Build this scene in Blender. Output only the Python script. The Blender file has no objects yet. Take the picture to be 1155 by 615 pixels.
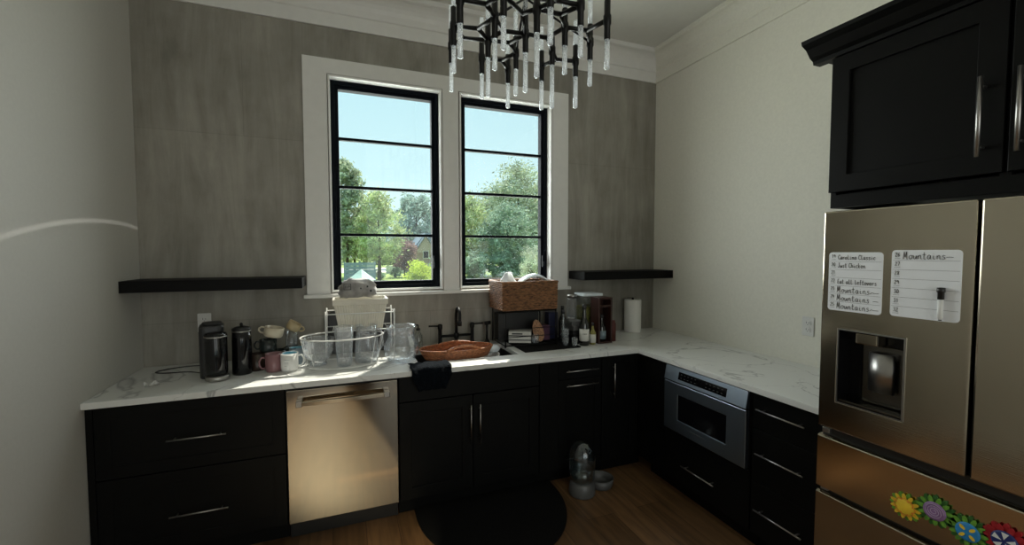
import bpy, math, random
from mathutils import Vector, Matrix, noise
random.seed(7)
PI = math.pi
COL = bpy.context.scene.collection

# ------------------------------------------------------------------ materials
def nt(name):
    m = bpy.data.materials.new(name); m.use_nodes = True
    t = m.node_tree; b = t.nodes['Principled BSDF']
    return m, t, b
def N(t, k, **kw):
    n = t.nodes.new('ShaderNode' + k)
    for a, v in kw.items():
        if a in n.inputs: n.inputs[a].default_value = v
        else: setattr(n, a, v)
    return n
def mat(name, col, rough=.5, metal=0, var=.12, scale=20, bump=0, stretch=(1, 1, 1), spec=.5, coat=0, emis=0, sheen=0):
    m, t, b = nt(name)
    tc = N(t, 'TexCoord'); mp = N(t, 'Mapping'); mp.inputs['Scale'].default_value = stretch
    t.links.new(tc.outputs['Object'], mp.inputs['Vector'])
    no = N(t, 'TexNoise', Scale=scale, Detail=4.0); t.links.new(mp.outputs[0], no.inputs['Vector'])
    cr = N(t, 'ValToRGB'); cr.color_ramp.elements[0].position = .3; cr.color_ramp.elements[1].position = .7
    cr.color_ramp.elements[0].color = [c * (1 - var) for c in col] + [1]
    cr.color_ramp.elements[1].color = [min(1, c * (1 + var)) for c in col] + [1]
    t.links.new(no.outputs['Fac'], cr.inputs['Fac']); t.links.new(cr.outputs[0], b.inputs['Base Color'])
    b.inputs['Roughness'].default_value = rough; b.inputs['Metallic'].default_value = metal
    b.inputs['Specular IOR Level'].default_value = spec
    b.inputs['Coat Weight'].default_value = coat
    b.inputs['Sheen Weight'].default_value = sheen
    if emis:
        t.links.new(cr.outputs[0], b.inputs['Emission Color']); b.inputs['Emission Strength'].default_value = emis
    if bump:
        bp = N(t, 'Bump', Strength=bump, Distance=.01); t.links.new(no.outputs['Fac'], bp.inputs['Height'])
        t.links.new(bp.outputs[0], b.inputs['Normal'])
    return m
def thin_glass(name, tint=(1, 1, 1), lo=.06, hi=.75, rough=.03, speck=0, scale=80):
    m, t, b = nt(name); t.nodes.remove(b); out = t.nodes['Material Output']
    tr = N(t, 'BsdfTransparent'); tr.inputs[0].default_value = (*tint, 1)
    gl = N(t, 'BsdfGlossy', Roughness=rough); gl.inputs[0].default_value = (.9, .95, 1, 1)
    lw = N(t, 'LayerWeight', Blend=.35); mr = N(t, 'MapRange'); mr.inputs['To Min'].default_value = lo; mr.inputs['To Max'].default_value = hi
    t.links.new(lw.outputs['Facing'], mr.inputs['Value'])
    mx = N(t, 'MixShader'); t.links.new(mr.outputs[0], mx.inputs[0]); t.links.new(tr.outputs[0], mx.inputs[1]); t.links.new(gl.outputs[0], mx.inputs[2])
    last = mx
    if speck:
        tc = N(t, 'TexCoord'); vo = N(t, 'TexVoronoi', Scale=scale); t.links.new(tc.outputs['Object'], vo.inputs['Vector'])
        cr = N(t, 'ValToRGB'); cr.color_ramp.elements[0].position = .25; cr.color_ramp.elements[0].color = (speck,) * 3 + (1,)
        cr.color_ramp.elements[1].position = .5; cr.color_ramp.elements[1].color = (speck * .25,) * 3 + (1,)
        t.links.new(vo.outputs['Distance'], cr.inputs['Fac'])
        df = N(t, 'BsdfTranslucent'); df.inputs[0].default_value = (.95, .97, 1, 1)
        d2 = N(t, 'BsdfDiffuse'); d2.inputs[0].default_value = (.95, .97, 1, 1)
        ad = N(t, 'MixShader'); ad.inputs[0].default_value = .5
        t.links.new(df.outputs[0], ad.inputs[1]); t.links.new(d2.outputs[0], ad.inputs[2])
        m2 = N(t, 'MixShader'); t.links.new(cr.outputs[0], m2.inputs[0]); t.links.new(mx.outputs[0], m2.inputs[1]); t.links.new(ad.outputs[0], m2.inputs[2])
        last = m2
    t.links.new(last.outputs[0], out.inputs[0])
    return m

def wallpaper():
    m, t, b = nt('concrete_look_wallpaper')
    tc = N(t, 'TexCoord'); mp = N(t, 'Mapping'); mp.inputs['Scale'].default_value = (4.6, 1, .6)
    t.links.new(tc.outputs['Object'], mp.inputs['Vector'])
    a = N(t, 'TexNoise', Scale=1.9, Detail=10.0, Roughness=.66, Distortion=.55); t.links.new(mp.outputs[0], a.inputs['Vector'])
    c = N(t, 'TexNoise', Scale=2.6, Detail=8.0, Roughness=.6); t.links.new(tc.outputs['Object'], c.inputs['Vector'])
    mx = N(t, 'Mix'); mx.data_type = 'FLOAT'; mx.inputs[0].default_value = .4
    t.links.new(a.outputs['Fac'], mx.inputs[2]); t.links.new(c.outputs['Fac'], mx.inputs[3])
    cr = N(t, 'ValToRGB'); e = cr.color_ramp.elements
    e[0].position = .36; e[0].color = (.205, .192, .162, 1); e[1].position = .64; e[1].color = (.38, .36, .315, 1)
    t.links.new(mx.outputs[0], cr.inputs['Fac'])
    # panel seams : brick pattern in x / z
    sx = N(t, 'SeparateXYZ'); t.links.new(tc.outputs['Object'], sx.inputs[0]); cx = N(t, 'CombineXYZ')
    ax = N(t, 'Math', operation='ADD'); ax.inputs[1].default_value = .027
    az = N(t, 'Math', operation='ADD'); az.inputs[1].default_value = .02
    t.links.new(sx.outputs['X'], ax.inputs[0]); t.links.new(sx.outputs['Z'], az.inputs[0])
    t.links.new(ax.outputs[0], cx.inputs['X']); t.links.new(az.outputs[0], cx.inputs['Y'])
    br = N(t, 'TexBrick', Scale=1.0); br.inputs['Brick Width'].default_value = 1.2; br.inputs['Row Height'].default_value = 1.2
    br.inputs['Mortar Size'].default_value = .0028; br.inputs['Color1'].default_value = (1, 1, 1, 1)
    br.inputs['Color2'].default_value = (.9, .9, .9, 1); br.inputs['Mortar'].default_value = (.80, .80, .80, 1)
    br.inputs['Mortar Smooth'].default_value = .5
    t.links.new(cx.outputs[0], br.inputs['Vector'])
    mu = N(t, 'Mix'); mu.data_type = 'RGBA'; mu.blend_type = 'MULTIPLY'; mu.inputs[0].default_value = 1
    t.links.new(cr.outputs[0], mu.inputs[6]); t.links.new(br.outputs['Color'], mu.inputs[7])
    t.links.new(mu.outputs[2], b.inputs['Base Color']); b.inputs['Roughness'].default_value = .55
    bp = N(t, 'Bump', Strength=.12, Distance=.004); t.links.new(mx.outputs[0], bp.inputs['Height']); t.links.new(bp.outputs[0], b.inputs['Normal'])
    return m
def marble():
    m, t, b = nt('white_veined_quartz')
    tc = N(t, 'TexCoord')
    col = None
    for sc, w, s, dist in ((.85, .0065, .50, 1.5), (1.9, .0035, .22, 1.0)):
        mp = N(t, 'Mapping'); mp.inputs['Rotation'].default_value = (0, 0, .6 * sc); mp.inputs['Location'].default_value = (sc * 3.1, 1.7, 0)
        t.links.new(tc.outputs['Object'], mp.inputs['Vector'])
        n = N(t, 'TexNoise', Scale=sc, Detail=5.0, Roughness=.5, Distortion=dist); t.links.new(mp.outputs[0], n.inputs['Vector'])
        su = N(t, 'Math', operation='SUBTRACT'); su.inputs[1].default_value = .5; t.links.new(n.outputs['Fac'], su.inputs[0])
        ab = N(t, 'Math', operation='ABSOLUTE'); t.links.new(su.outputs[0], ab.inputs[0])
        cr = N(t, 'ValToRGB'); cr.color_ramp.elements[0].color = (1 - s, 1 - s, 1 - s * .97, 1); cr.color_ramp.elements[1].color = (1, 1, 1, 1)
        cr.color_ramp.elements[0].position = 0; cr.color_ramp.elements[1].position = w; t.links.new(ab.outputs[0], cr.inputs['Fac'])
        if col is None: col = cr.outputs[0]
        else:
            mu = N(t, 'Mix'); mu.data_type = 'RGBA'; mu.blend_type = 'MULTIPLY'; mu.inputs[0].default_value = 1
            t.links.new(col, mu.inputs[6]); t.links.new(cr.outputs[0], mu.inputs[7]); col = mu.outputs[2]
    mu = N(t, 'Mix'); mu.data_type = 'RGBA'; mu.blend_type = 'MULTIPLY'; mu.inputs[0].default_value = 1
    mu.inputs[7].default_value = (.76, .77, .75, 1); t.links.new(col, mu.inputs[6]); t.links.new(mu.outputs[2], b.inputs['Base Color'])
    b.inputs['Roughness'].default_value = .28
    return m
def floorwood():
    m, t, b = nt('oak_floor_planks')
    tc = N(t, 'TexCoord'); mp = N(t, 'Mapping'); mp.inputs['Rotation'].default_value = (0, 0, PI / 2)
    t.links.new(tc.outputs['Object'], mp.inputs['Vector'])
    br = N(t, 'TexBrick', Scale=1.0); br.inputs['Brick Width'].default_value = 1.7; br.inputs['Row Height'].default_value = .18
    br.inputs['Mortar Size'].default_value = .002; br.inputs['Color1'].default_value = (.19, .105, .050, 1)
    br.inputs['Color2'].default_value = (.115, .062, .028, 1); br.inputs['Mortar'].default_value = (.06, .03, .015, 1); br.offset = .37
    t.links.new(mp.outputs[0], br.inputs['Vector'])
    m2 = N(t, 'Mapping'); m2.inputs['Scale'].default_value = (14, 1.1, 1); t.links.new(tc.outputs['Object'], m2.inputs['Vector'])
    n = N(t, 'TexNoise', Scale=2.0, Detail=8.0, Distortion=.8); t.links.new(m2.outputs[0], n.inputs['Vector'])
    cr = N(t, 'ValToRGB'); cr.color_ramp.elements[0].position = .35; cr.color_ramp.elements[0].color = (.62, .6, .56, 1)
    cr.color_ramp.elements[1].position = .65; cr.color_ramp.elements[1].color = (1.15, 1.12, 1.05, 1); t.links.new(n.outputs['Fac'], cr.inputs['Fac'])
    mu = N(t, 'Mix'); mu.data_type = 'RGBA'; mu.blend_type = 'MULTIPLY'; mu.inputs[0].default_value = 1
    t.links.new(br.outputs['Color'], mu.inputs[6]); t.links.new(cr.outputs[0], mu.inputs[7]); t.links.new(mu.outputs[2], b.inputs['Base Color'])
    b.inputs['Roughness'].default_value = .42
    return m
def brushed(name, col, rough, st, bs=.05):
    m, t, b = nt(name)
    tc = N(t, 'TexCoord'); mp = N(t, 'Mapping'); mp.inputs['Scale'].default_value = st; t.links.new(tc.outputs['Object'], mp.inputs['Vector'])
    n = N(t, 'TexNoise', Scale=1.0, Detail=6.0); t.links.new(mp.outputs[0], n.inputs['Vector'])
    n2 = N(t, 'TexNoise', Scale=1.6, Detail=1.0); t.links.new(tc.outputs['Object'], n2.inputs['Vector'])
    b.inputs['Base Color'].default_value = (*col, 1); b.inputs['Metallic'].default_value = 1
    mr = N(t, 'MapRange'); mr.inputs['To Min'].default_value = rough - .05; mr.inputs['To Max'].default_value = rough + .07
    t.links.new(n2.outputs['Fac'], mr.inputs['Value']); t.links.new(mr.outputs[0], b.inputs['Roughness'])
    b.inputs['Anisotropic'].default_value = .0
    bp = N(t, 'Bump', Strength=bs, Distance=.002); t.links.new(n.outputs['Fac'], bp.inputs['Height'])
    bp2 = N(t, 'Bump', Strength=.06, Distance=.01); t.links.new(n2.outputs['Fac'], bp2.inputs['Height']); t.links.new(bp.outputs[0], bp2.inputs['Normal'])
    t.links.new(bp2.outputs[0], b.inputs['Normal'])
    return m
def leafmat(name, col, tr=.5):
    m, t, b = nt(name); out = t.nodes['Material Output']
    tc = N(t, 'TexCoord'); n = N(t, 'TexNoise', Scale=1.3, Detail=3.0); t.links.new(tc.outputs['Object'], n.inputs['Vector'])
    cr = N(t, 'ValToRGB'); cr.color_ramp.elements[0].position = .35; cr.color_ramp.elements[1].position = .68
    cr.color_ramp.elements[0].color = [c * .55 for c in col] + [1]; cr.color_ramp.elements[1].color = [min(1, c * 1.35) for c in col] + [1]
    t.links.new(n.outputs['Fac'], cr.inputs['Fac'])
    d = N(t, 'BsdfDiffuse'); l = N(t, 'BsdfTranslucent'); mx = N(t, 'MixShader'); mx.inputs[0].default_value = tr
    t.links.new(cr.outputs[0], d.inputs[0]); t.links.new(cr.outputs[0], l.inputs[0])
    t.links.new(d.outputs[0], mx.inputs[1]); t.links.new(l.outputs[0], mx.inputs[2]); t.links.new(mx.outputs[0], out.inputs[0])
    t.nodes.remove(b)
    return m

M = dict(
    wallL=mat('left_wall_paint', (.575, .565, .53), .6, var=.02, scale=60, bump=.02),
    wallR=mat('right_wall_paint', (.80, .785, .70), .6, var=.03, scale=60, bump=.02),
    ceil=mat('ceiling_paint', (.70, .695, .65), .7, var=.02),
    trim=mat('trim_paint', (.74, .735, .71), .4, var=.02),
    white_trim=mat('window_liner_paint', (.8, .8, .78), .35, var=.02),
    paper=wallpaper(), marble=marble(), wood=floorwood(),
    cab=mat('black_cabinet_paint', (.0040, .0042, .0040), .42, var=.15, scale=8, spec=.14),
    cabin=mat('cabinet_interior', (.006, .006, .006), .8),
    steel=brushed('brushed_stainless', (.52, .465, .37), .15, (2, 2, 300)),
    darksteel=brushed('dark_stainless', (.17, .16, .14), .25, (2, 2, 300)),
    steelh=brushed('handle_stainless', (.40, .39, .375), .33, (200, 2, 2)),
    dwsteel=brushed('dishwasher_stainless', (.36, .325, .27), .08, (2, 2, 300), .01),
    bluesteel=brushed('bluish_stainless', (.44, .53, .64), .33, (2, 2, 300)),
    blackglass=mat('black_glass', (.004, .004, .005), .08, var=.1),
    blackplastic=mat('black_plastic', (.012, .012, .012), .35),
    blackmetal=mat('matte_black_metal', (.004, .004, .004), .42, spec=.3),
    frame=mat('black_window_frame', (.004, .006, .009), .6, var=.1, spec=.06),
    shelf=mat('black_shelf', (.004, .004, .004), .55, var=.3, stretch=(1, 8, 8), spec=.15),
    winglass=thin_glass('window_glass', (.97, 1, 1), .015, .5, .01),
    glass=thin_glass('drinking_glass', (1, 1, 1), .035, .85, .04, speck=.10, scale=60),  # white specks painted in as highlights on the glass
    etched=thin_glass('etched_sparkle_glass', (1, 1, 1), .03, .8, .04, speck=.20, scale=90),  # specks for the etching, also painted white sparkle of sunlit glass
    crystal=thin_glass('bubble_crystal', (.97, .98, .98), .15, .8, .08, speck=.9, scale=300),
    clearplastic=thin_glass('clear_plastic', (.8, .82, .8), .08, .5, .1),
    plate=mat('white_plastic', (.72, .72, .70), .4, var=.02),
    board=mat('whiteboard', (.88, .90, .93), .3, var=.02),
    ink=mat('marker_ink', (.01, .01, .012), .6), ruled=mat('ruled_line', (.16, .17, .18), .6),
    grey=mat('dark_grey_plastic', (.022, .022, .023), .4), midgrey=mat('grey_plastic', (.09, .09, .088), .4),
    cream=mat('cream_ceramic', (.62, .55, .42), .3, var=.05), white=mat('white_ceramic', (.78, .78, .76), .25, var=.03),
    pink=mat('pink_ceramic', (.26, .13, .14), .3, var=.1), tan=mat('tan_ceramic', (.48, .38, .22), .3),
    blue=mat('light_blue_glaze', (.15, .42, .55), .3), bluegrey=mat('grey_blue_glaze', (.20, .26, .30), .35),
    brown=mat('dark_brown_glaze', (.035, .02, .014), .3), darkgreen=mat('dark_green_glaze', (.02, .028, .026), .25),
    ribbed=mat('white_ribbed_ceramic', (.74, .70, .60), .4, var=.06),
    wire=mat('white_coated_wire', (.82, .82, .80), .3, var=.02),
    greycloth=mat('grey_printed_cloth', (.36, .35, .34), .8, var=.35, scale=14, bump=.4),
    whitecloth=mat('white_cloth', (.86, .92, .97), .7, var=.04), whiteplast=mat('glossy_white_plastic', (.84, .92, .96), .2, var=.02),
    towel=mat('dark_navy_terry', (.003, .005, .008), .95, var=.6, scale=120, bump=1, spec=.1),
    wicker=mat('brown_wicker', (.235, .112, .05), .5, var=.75, scale=34, bump=.4, stretch=(1, 1, 3.5)),
    wickerin=mat('wicker_core', (.12, .055, .025), .8, var=.3),
    copper=mat('copper_wicker', (.34, .13, .055), .38, var=.5, scale=60, bump=.4),
    redwood=mat('dark_red_wood', (.035, .010, .006), .4, var=.35, scale=6, stretch=(6, 6, 1)),
    speckled=mat('speckled_brown', (.36, .19, .10), .6, var=.6, scale=90),
    navy=mat('navy_tin', (.012, .015, .05), .4), purple=mat('plum_box', (.07, .02, .05), .5),
    label=mat('paper_label', (.68, .67, .62), .6, var=.04), wine=mat('dark_wine_glass', (.006, .007, .006), .08, spec=.8),
    amber=mat('olive_contents', (.24, .22, .06), .5, var=.4, scale=60), paperroll=mat('paper_towel', (.82, .81, .77), .85, var=.02, scale=90, bump=.1),
    red=mat('red_tin', (.10, .02, .015), .5), rubber=mat('black_rubber', (.003, .003, .003), .85, var=.4, scale=150, bump=.2, spec=.2),
    sinksteel=mat('sink_steel', (.12, .12, .12), .3, metal=.9), water=thin_glass('water', (.75, .8, .8), .1, .5),
    yellow=mat('yellow_felt', (.75, .50, .03), .6, var=.2), orange=mat('orange_felt', (.70, .20, .02), .6),
    green=mat('green_felt', (.12, .30, .03), .6, var=.35, scale=60), dgreen=mat('dark_green_felt', (.03, .12, .02), .6, var=.3),
    mauve=mat('mauve_felt', (.24, .13, .28), .6, var=.3), lilac=mat('pale_lilac_felt', (.42, .33, .45), .6),
    cyan=mat('blue_felt', (.02, .22, .50), .6), redf=mat('crimson_felt', (.36, .01, .015), .6, var=.3), navyf=mat('navy_felt', (.01, .02, .12), .6),
    bark=mat('bark', (.10, .075, .055), .9, var=.3), lawn=mat('lawn_grass', (.20, .28, .07), .9, var=.35, scale=2),
    road=mat('pale_concrete', (.62, .60, .56), .8), roof=mat('slate_blue_roof', (.18, .23, .30), .7), brick=mat('house_wall', (.42, .34, .29), .8),
    fence=mat('grey_fence', (.28, .33, .38), .7, stretch=(6, 1, 1), var=.2), teal=mat('pale_teal_canvas', (.34, .48, .44), .7),
    shrub1=leafmat('yellow_green_leaves', (.66, .76, .16)), leafA=leafmat('fresh_leaves', (.58, .66, .40)), leafB=leafmat('mid_leaves', (.55, .62, .46)),
    leafC=leafmat('blue_green_leaves', (.44, .55, .50)), leafR=leafmat('plum_leaves', (.40, .28, .28)), leafD=leafmat('deep_leaves', (.44, .55, .44)),
    leafW=leafmat('white_blossom', (.72, .76, .64)),
)

# ------------------------------------------------------------------ mesh builder
class MB:
    def __init__(s, mtx=None): s.v = []; s.f = []; s.M = mtx or Matrix.Identity(4); s.smooth = set()
    def add(s, vs, fs, smooth=False):
        o = len(s.v); s.v += [s.M @ Vector(p) for p in vs]
        for f in fs:
            if smooth: s.smooth.add(len(s.f))
            s.f.append([i + o for i in f])
        return s
    def box(s, x0, x1, y0, y1, z0, z1):
        x0, x1 = min(x0, x1), max(x0, x1); y0, y1 = min(y0, y1), max(y0, y1); z0, z1 = min(z0, z1), max(z0, z1)
        return s.add([(x0, y0, z0), (x1, y0, z0), (x1, y1, z0), (x0, y1, z0), (x0, y0, z1), (x1, y0, z1), (x1, y1, z1), (x0, y1, z1)],
                     [(3, 2, 1, 0), (4, 5, 6, 7), (0, 1, 5, 4), (1, 2, 6, 5), (2, 3, 7, 6), (3, 0, 4, 7)])
    def lathe(s, prof, c=(0, 0, 0), n=32, sx=1, sy=1, smooth=True, a0=0):
        vs = []; fs = []
        for r, z in prof:
            for k in range(n):
                a = a0 + 2 * PI * k / n; vs.append((c[0] + r * sx * math.cos(a), c[1] + r * sy * math.sin(a), c[2] + z))
        for i in range(len(prof) - 1):
            for k in range(n):
                k2 = (k + 1) % n; fs.append((i * n + k, i * n + k2, (i + 1) * n + k2, (i + 1) * n + k))
        s.add(vs, fs, smooth)
        o = len(s.v) - len(vs)
        if prof[0][0] > 1e-5: s.f.append([o + k for k in range(n)][::-1])
        if prof[-1][0] > 1e-5: s.f.append([o + (len(prof) - 1) * n + k for k in range(n)])
        return s
    def shell(s, prof, th, c=(0, 0, 0), n=32, sx=1, sy=1):       # open vessel: outer profile bottom->top, closed inside
        inner = [(max(r - th, .0005), z if i else z + th) for i, (r, z) in enumerate(prof)]
        inner[0] = (max(prof[0][0] - th, .0005), prof[0][1] + th)
        p = [(0.00001, prof[0][1])] + list(prof) + inner[::-1] + [(0.00001, prof[0][1] + th)]
        return s.lathe(p, c, n, sx, sy)
    def tube(s, pts, r, n=8, closed=False, caps=True):
        pts = [Vector(p) for p in pts]; m = len(pts); vs = []; fs = []; up = None
        rr = r if isinstance(r, (list, tuple)) else [r] * m
        for i, p in enumerate(pts):
            if closed: d = pts[(i + 1) % m] - pts[i - 1]
            else: d = pts[min(i + 1, m - 1)] - pts[max(i - 1, 0)]
            d.normalize()
            if up is None: up = Vector((0, 0, 1)) if abs(d.z) < .9 else Vector((1, 0, 0))
            a = d.cross(up)
            if a.length < 1e-4: a = d.orthogonal()
            a.normalize(); b = a.cross(d).normalized(); up = b
            for k in range(n):
                t = 2 * PI * k / n; vs.append(p + a * rr[i] * math.cos(t) + b * rr[i] * math.sin(t))
        R = m if closed else m - 1
        for i in range(R):
            j = (i + 1) % m
            for k in range(n): fs.append((i * n + k, i * n + (k + 1) % n, j * n + (k + 1) % n, j * n + k))
        s.add(vs, fs, True); o = len(s.v) - len(vs)
        if caps and not closed:
            s.f.append([o + k for k in range(n)][::-1]); s.f.append([o + (m - 1) * n + k for k in range(n)])
        return s
    def prism(s, poly, y0, y1, axis='y'):                         # polygon in (a,b) extruded along an axis
        n = len(poly)
        def P(a, b, c): return {'y': (a, c, b), 'x': (c, a, b), 'z': (a, b, c)}[axis]
        vs = [P(a, b, y0) for a, b in poly] + [P(a, b, y1) for a, b in poly]
        fs = [tuple(range(n)), tuple(range(2 * n - 1, n - 1, -1))] + [(i, n + i, n + (i + 1) % n, (i + 1) % n) for i in range(n)]
        return s.add(vs, fs)
    def grid_solid(s, us, vs_, keep, w0, w1, plane='xy'):         # cells kept -> extruded slab with clean holes
        def P(u, v, w): return {'xy': (u, v, w), 'xz': (u, w, v), 'yz': (w, u, v)}[plane]
        nu, nv = len(us), len(vs_); V = {}; vs = []; fs = []
        def g(i, j, k):
            if (i, j, k) not in V: V[(i, j, k)] = len(vs); vs.append(P(us[i], vs_[j], (w0, w1)[k]))
            return V[(i, j, k)]
        K = lambda i, j: 0 <= i < nu - 1 and 0 <= j < nv - 1 and keep((us[i] + us[i + 1]) / 2, (vs_[j] + vs_[j + 1]) / 2)
        for i in range(nu - 1):
            for j in range(nv - 1):
                if not K(i, j): continue
                fs.append((g(i, j, 0), g(i, j + 1, 0), g(i + 1, j + 1, 0), g(i + 1, j, 0)))
                fs.append((g(i, j, 1), g(i + 1, j, 1), g(i + 1, j + 1, 1), g(i, j + 1, 1)))
                if not K(i - 1, j): fs.append((g(i, j, 0), g(i, j, 1), g(i, j + 1, 1), g(i, j + 1, 0)))
                if not K(i + 1, j): fs.append((g(i + 1, j, 0), g(i + 1, j + 1, 0), g(i + 1, j + 1, 1), g(i + 1, j, 1)))
                if not K(i, j - 1): fs.append((g(i, j, 0), g(i + 1, j, 0), g(i + 1, j, 1), g(i, j, 1)))
                if not K(i, j + 1): fs.append((g(i, j + 1, 0), g(i, j + 1, 1), g(i + 1, j + 1, 1), g(i + 1, j + 1, 0)))
        return s.add(vs, fs)
    def mesh(s, name):
        me = bpy.data.meshes.new(name); me.from_pydata([tuple(v) for v in s.v], [], s.f); me.update()
        if s.smooth:
            me.polygons.foreach_set('use_smooth', [i in s.smooth for i in range(len(me.polygons))])
        import bmesh
        if len(s.f) < 20000:
            bm = bmesh.new(); bm.from_mesh(me); bmesh.ops.recalc_face_normals(bm, faces=bm.faces); bm.to_mesh(me); bm.free()
        return me

def tag(o, label, cat, group=None, kind=None):
    if label: o['label'] = label
    if cat: o['category'] = cat
    if group: o['group'] = group
    if kind: o['kind'] = kind
    return o
def thing(name, label, cat, loc=(0, 0, 0), rotz=0, group=None):
    o = bpy.data.objects.new(name, None); COL.objects.link(o); o.location = loc; o.rotation_euler = (0, 0, rotz)
    o.empty_display_size = .05
    return tag(o, label, cat, group)
def part(name, mb, m, parent=None, bevel=0, label=None, seg=2):   # coordinates local to the thing
    o = bpy.data.objects.new(name, mb.mesh(name)); COL.objects.link(o); o.data.materials.append(M[m] if isinstance(m, str) else m)
    if parent is not None: o.parent = parent
    if label: o['label'] = label
    if bevel:
        b = o.modifiers.new('bevel', 'BEVEL'); b.width = bevel; b.segments = seg; b.limit_method = 'ANGLE'; b.angle_limit = .7
    return o
def solo(name, mb, m, label, cat, loc=(0, 0, 0), rotz=0, group=None, bevel=0):
    o = part(name, mb, m, None, bevel); o.location = loc; o.rotation_euler = (0, 0, rotz); return tag(o, label, cat, group)
def struct(name, mb, m, parent=None, bevel=0):
    o = part(name, mb, m, parent, bevel)
    if parent is None: o['kind'] = 'structure'
    return o
def copy_tree(root, loc, rotz, label=None):
    r = root.copy(); COL.objects.link(r); r.location = loc; r.rotation_euler = (0, 0, rotz)
    if label: r['label'] = label
    for ch in list(root.children):
        c = ch.copy(); COL.objects.link(c); c.parent = r
        for g in list(ch.children):
            d = g.copy(); COL.objects.link(d); d.parent = c
    return r
def circ(r, n, z=0, cx=0, cy=0, sx=1, sy=1): return [(cx + r * sx * math.cos(2 * PI * k / n), cy + r * sy * math.sin(2 * PI * k / n), z) for k in range(n)]
def rrect(x0, x1, y0, y1, r, n=4):
    p = []
    for cx, cy, a in ((x1 - r, y1 - r, 0), (x0 + r, y1 - r, PI / 2), (x0 + r, y0 + r, PI), (x1 - r, y0 + r, 3 * PI / 2)):
        for k in range(n + 1): t = a + PI / 2 * k / n; p.append((cx + r * math.cos(t), cy + r * math.sin(t)))
    return p

# ------------------------------------------------------------------ room
W, YB, H = 3.86, -6.6, 3.42
FD = .66                                                          # cabinet face distance from the back wall
struct('floor', MB().box(-.2, W + .2, YB - .2, .2, -.12, 0), 'wood')
struct('ceiling', MB().box(-.2, W + .2, YB - .2, .2, H, H + .12), 'ceil')
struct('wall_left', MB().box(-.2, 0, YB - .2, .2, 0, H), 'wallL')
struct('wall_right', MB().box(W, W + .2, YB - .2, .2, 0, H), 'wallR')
O1, O2, OZ0, OZ1 = (1.082, 1.868), (2.004, 2.79), 1.345, 2.842
def bk(x, z): return not ((O1[0] < x < O1[1] or O2[0] < x < O2[1]) and OZ0 < z < OZ1)
struct('wall_back', MB().grid_solid([0, O1[0], O1[1], O2[0], O2[1], W], [0, OZ0, OZ1, H], bk, 0, .2, 'xz'), 'paper')
struct('wall_front', MB().grid_solid([0, .45, 3.4, W], [0, .25, 2.5, H], lambda x, z: not (.45 < x < 3.4 and .25 < z < 2.5), YB - .2, YB, 'xz'), 'wallR')
# crown moulding: frieze board, bead and cove
def crown_profile():
    p = [(0, 3.165), (.014, 3.165), (.014, 3.255), (.022, 3.262)]
    for k in range(7):
        a = PI / 2 * k / 6; p.append((.022 + .088 * (1 - math.cos(a)), 3.275 + .11 * math.sin(a)))
    return p + [(.118, 3.39), (.118, H), (0, H)]
cp = crown_profile()
struct('trim_1', MB(Matrix.Rotation(-PI / 2, 4, 'Z')).prism([(a, b) for a, b in cp], .0, W, 'y'), 'trim')
o = bpy.data.objects['trim_1']
struct('trim_2', MB().prism([(W - a, b) for a, b in cp], YB, -.0, 'y'), 'wallR')
struct('trim_3', MB().prism([(a, b) for a, b in cp], YB, -.0, 'y'), 'trim')
struct('reflection_post', MB().box(1.14, 1.50, -3.78, -3.70, 0.001, H - .001), 'cab')  # dark post added behind the camera only for its streak in the dishwasher steel
struct('baseboard_left', MB().box(0, .014, YB, -.70, 0, .14), 'trim')
struct('baseboard_right', MB().box(W - .014, W, YB, -3.1, 0, .14), 'trim')
# window casing : flat boards around and between both windows, and the stool
cas = MB().grid_solid([.925, O1[0] - .006, O1[1] + .006, O2[0] - .006, O2[1] + .006, 2.945], [OZ0 - .012, OZ1 + .006, 2.95],
                      lambda x, z: not ((O1[0] - .006 < x < O1[1] + .006 or O2[0] - .006 < x < O2[1] + .006) and z < OZ1 + .006), -.018, 0, 'xz')
struct('trim_4', cas, 'trim', bevel=.002)
struct('trim_5', MB().box(.905, 2.965, -.045, .0, 1.308, 1.333), 'trim', bevel=.004)
def window(name, x0, x1):
    r = bpy.data.objects.new(name, None); COL.objects.link(r); r['kind'] = 'structure'; r.location = ((x0 + x1) / 2, .1, OZ0)
    Tm = Matrix.Translation((-(x0 + x1) / 2, -.1, -OZ0))
    lin = MB(Tm); t = .012
    lin.box(x0, x0 + t, -.024, .2, OZ0, OZ1); lin.box(x1 - t, x1, -.024, .2, OZ0, OZ1); lin.box(x0 + t, x1 - t, -.024, .2, OZ1 - t, OZ1)
    lin.box(x0 + t, x1 - t, 0, .2, OZ0, OZ0 + .012)
    part('window_liner', lin, 'white_trim', r)
    a, b, c, d = x0 + t, x1 - t, OZ0 + .013, OZ1 - t
    fr = MB(Tm)
    for (w, y0, y1) in ((.028, .045, .13), (.052, .06, .12)):
        fr.grid_solid([a, a + w, b - w, b], [c, c + w, d - w, d], lambda x, z, w=w: not (a + w < x < b - w and c + w < z < d - w), y0, y1, 'xz')
    part('window_frame', fr, 'frame', r, .002)
    w = .052; hh = (d - c - 2 * w) / 4
    for k in (1, 2, 3):
        z = c + w + hh * k; part('glazing_bar', MB(Tm).box(a + w, b - w, .072, .108, z - .010, z + .010), 'frame', r, .002)
    part('window_pane', MB(Tm).box(a + w - .004, b - w + .004, .088, .092, c + w - .004, d - w + .004), 'winglass', r)
    part('window_latch', MB(Tm).box(b - .05, b - .03, .025, .046, c + .14, c + .24).box(b - .047, b - .035, .012, .03, c + .15, c + .19), 'frame', r, .003)
window('window_1', *O1); window('window_2', *O2)

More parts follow.
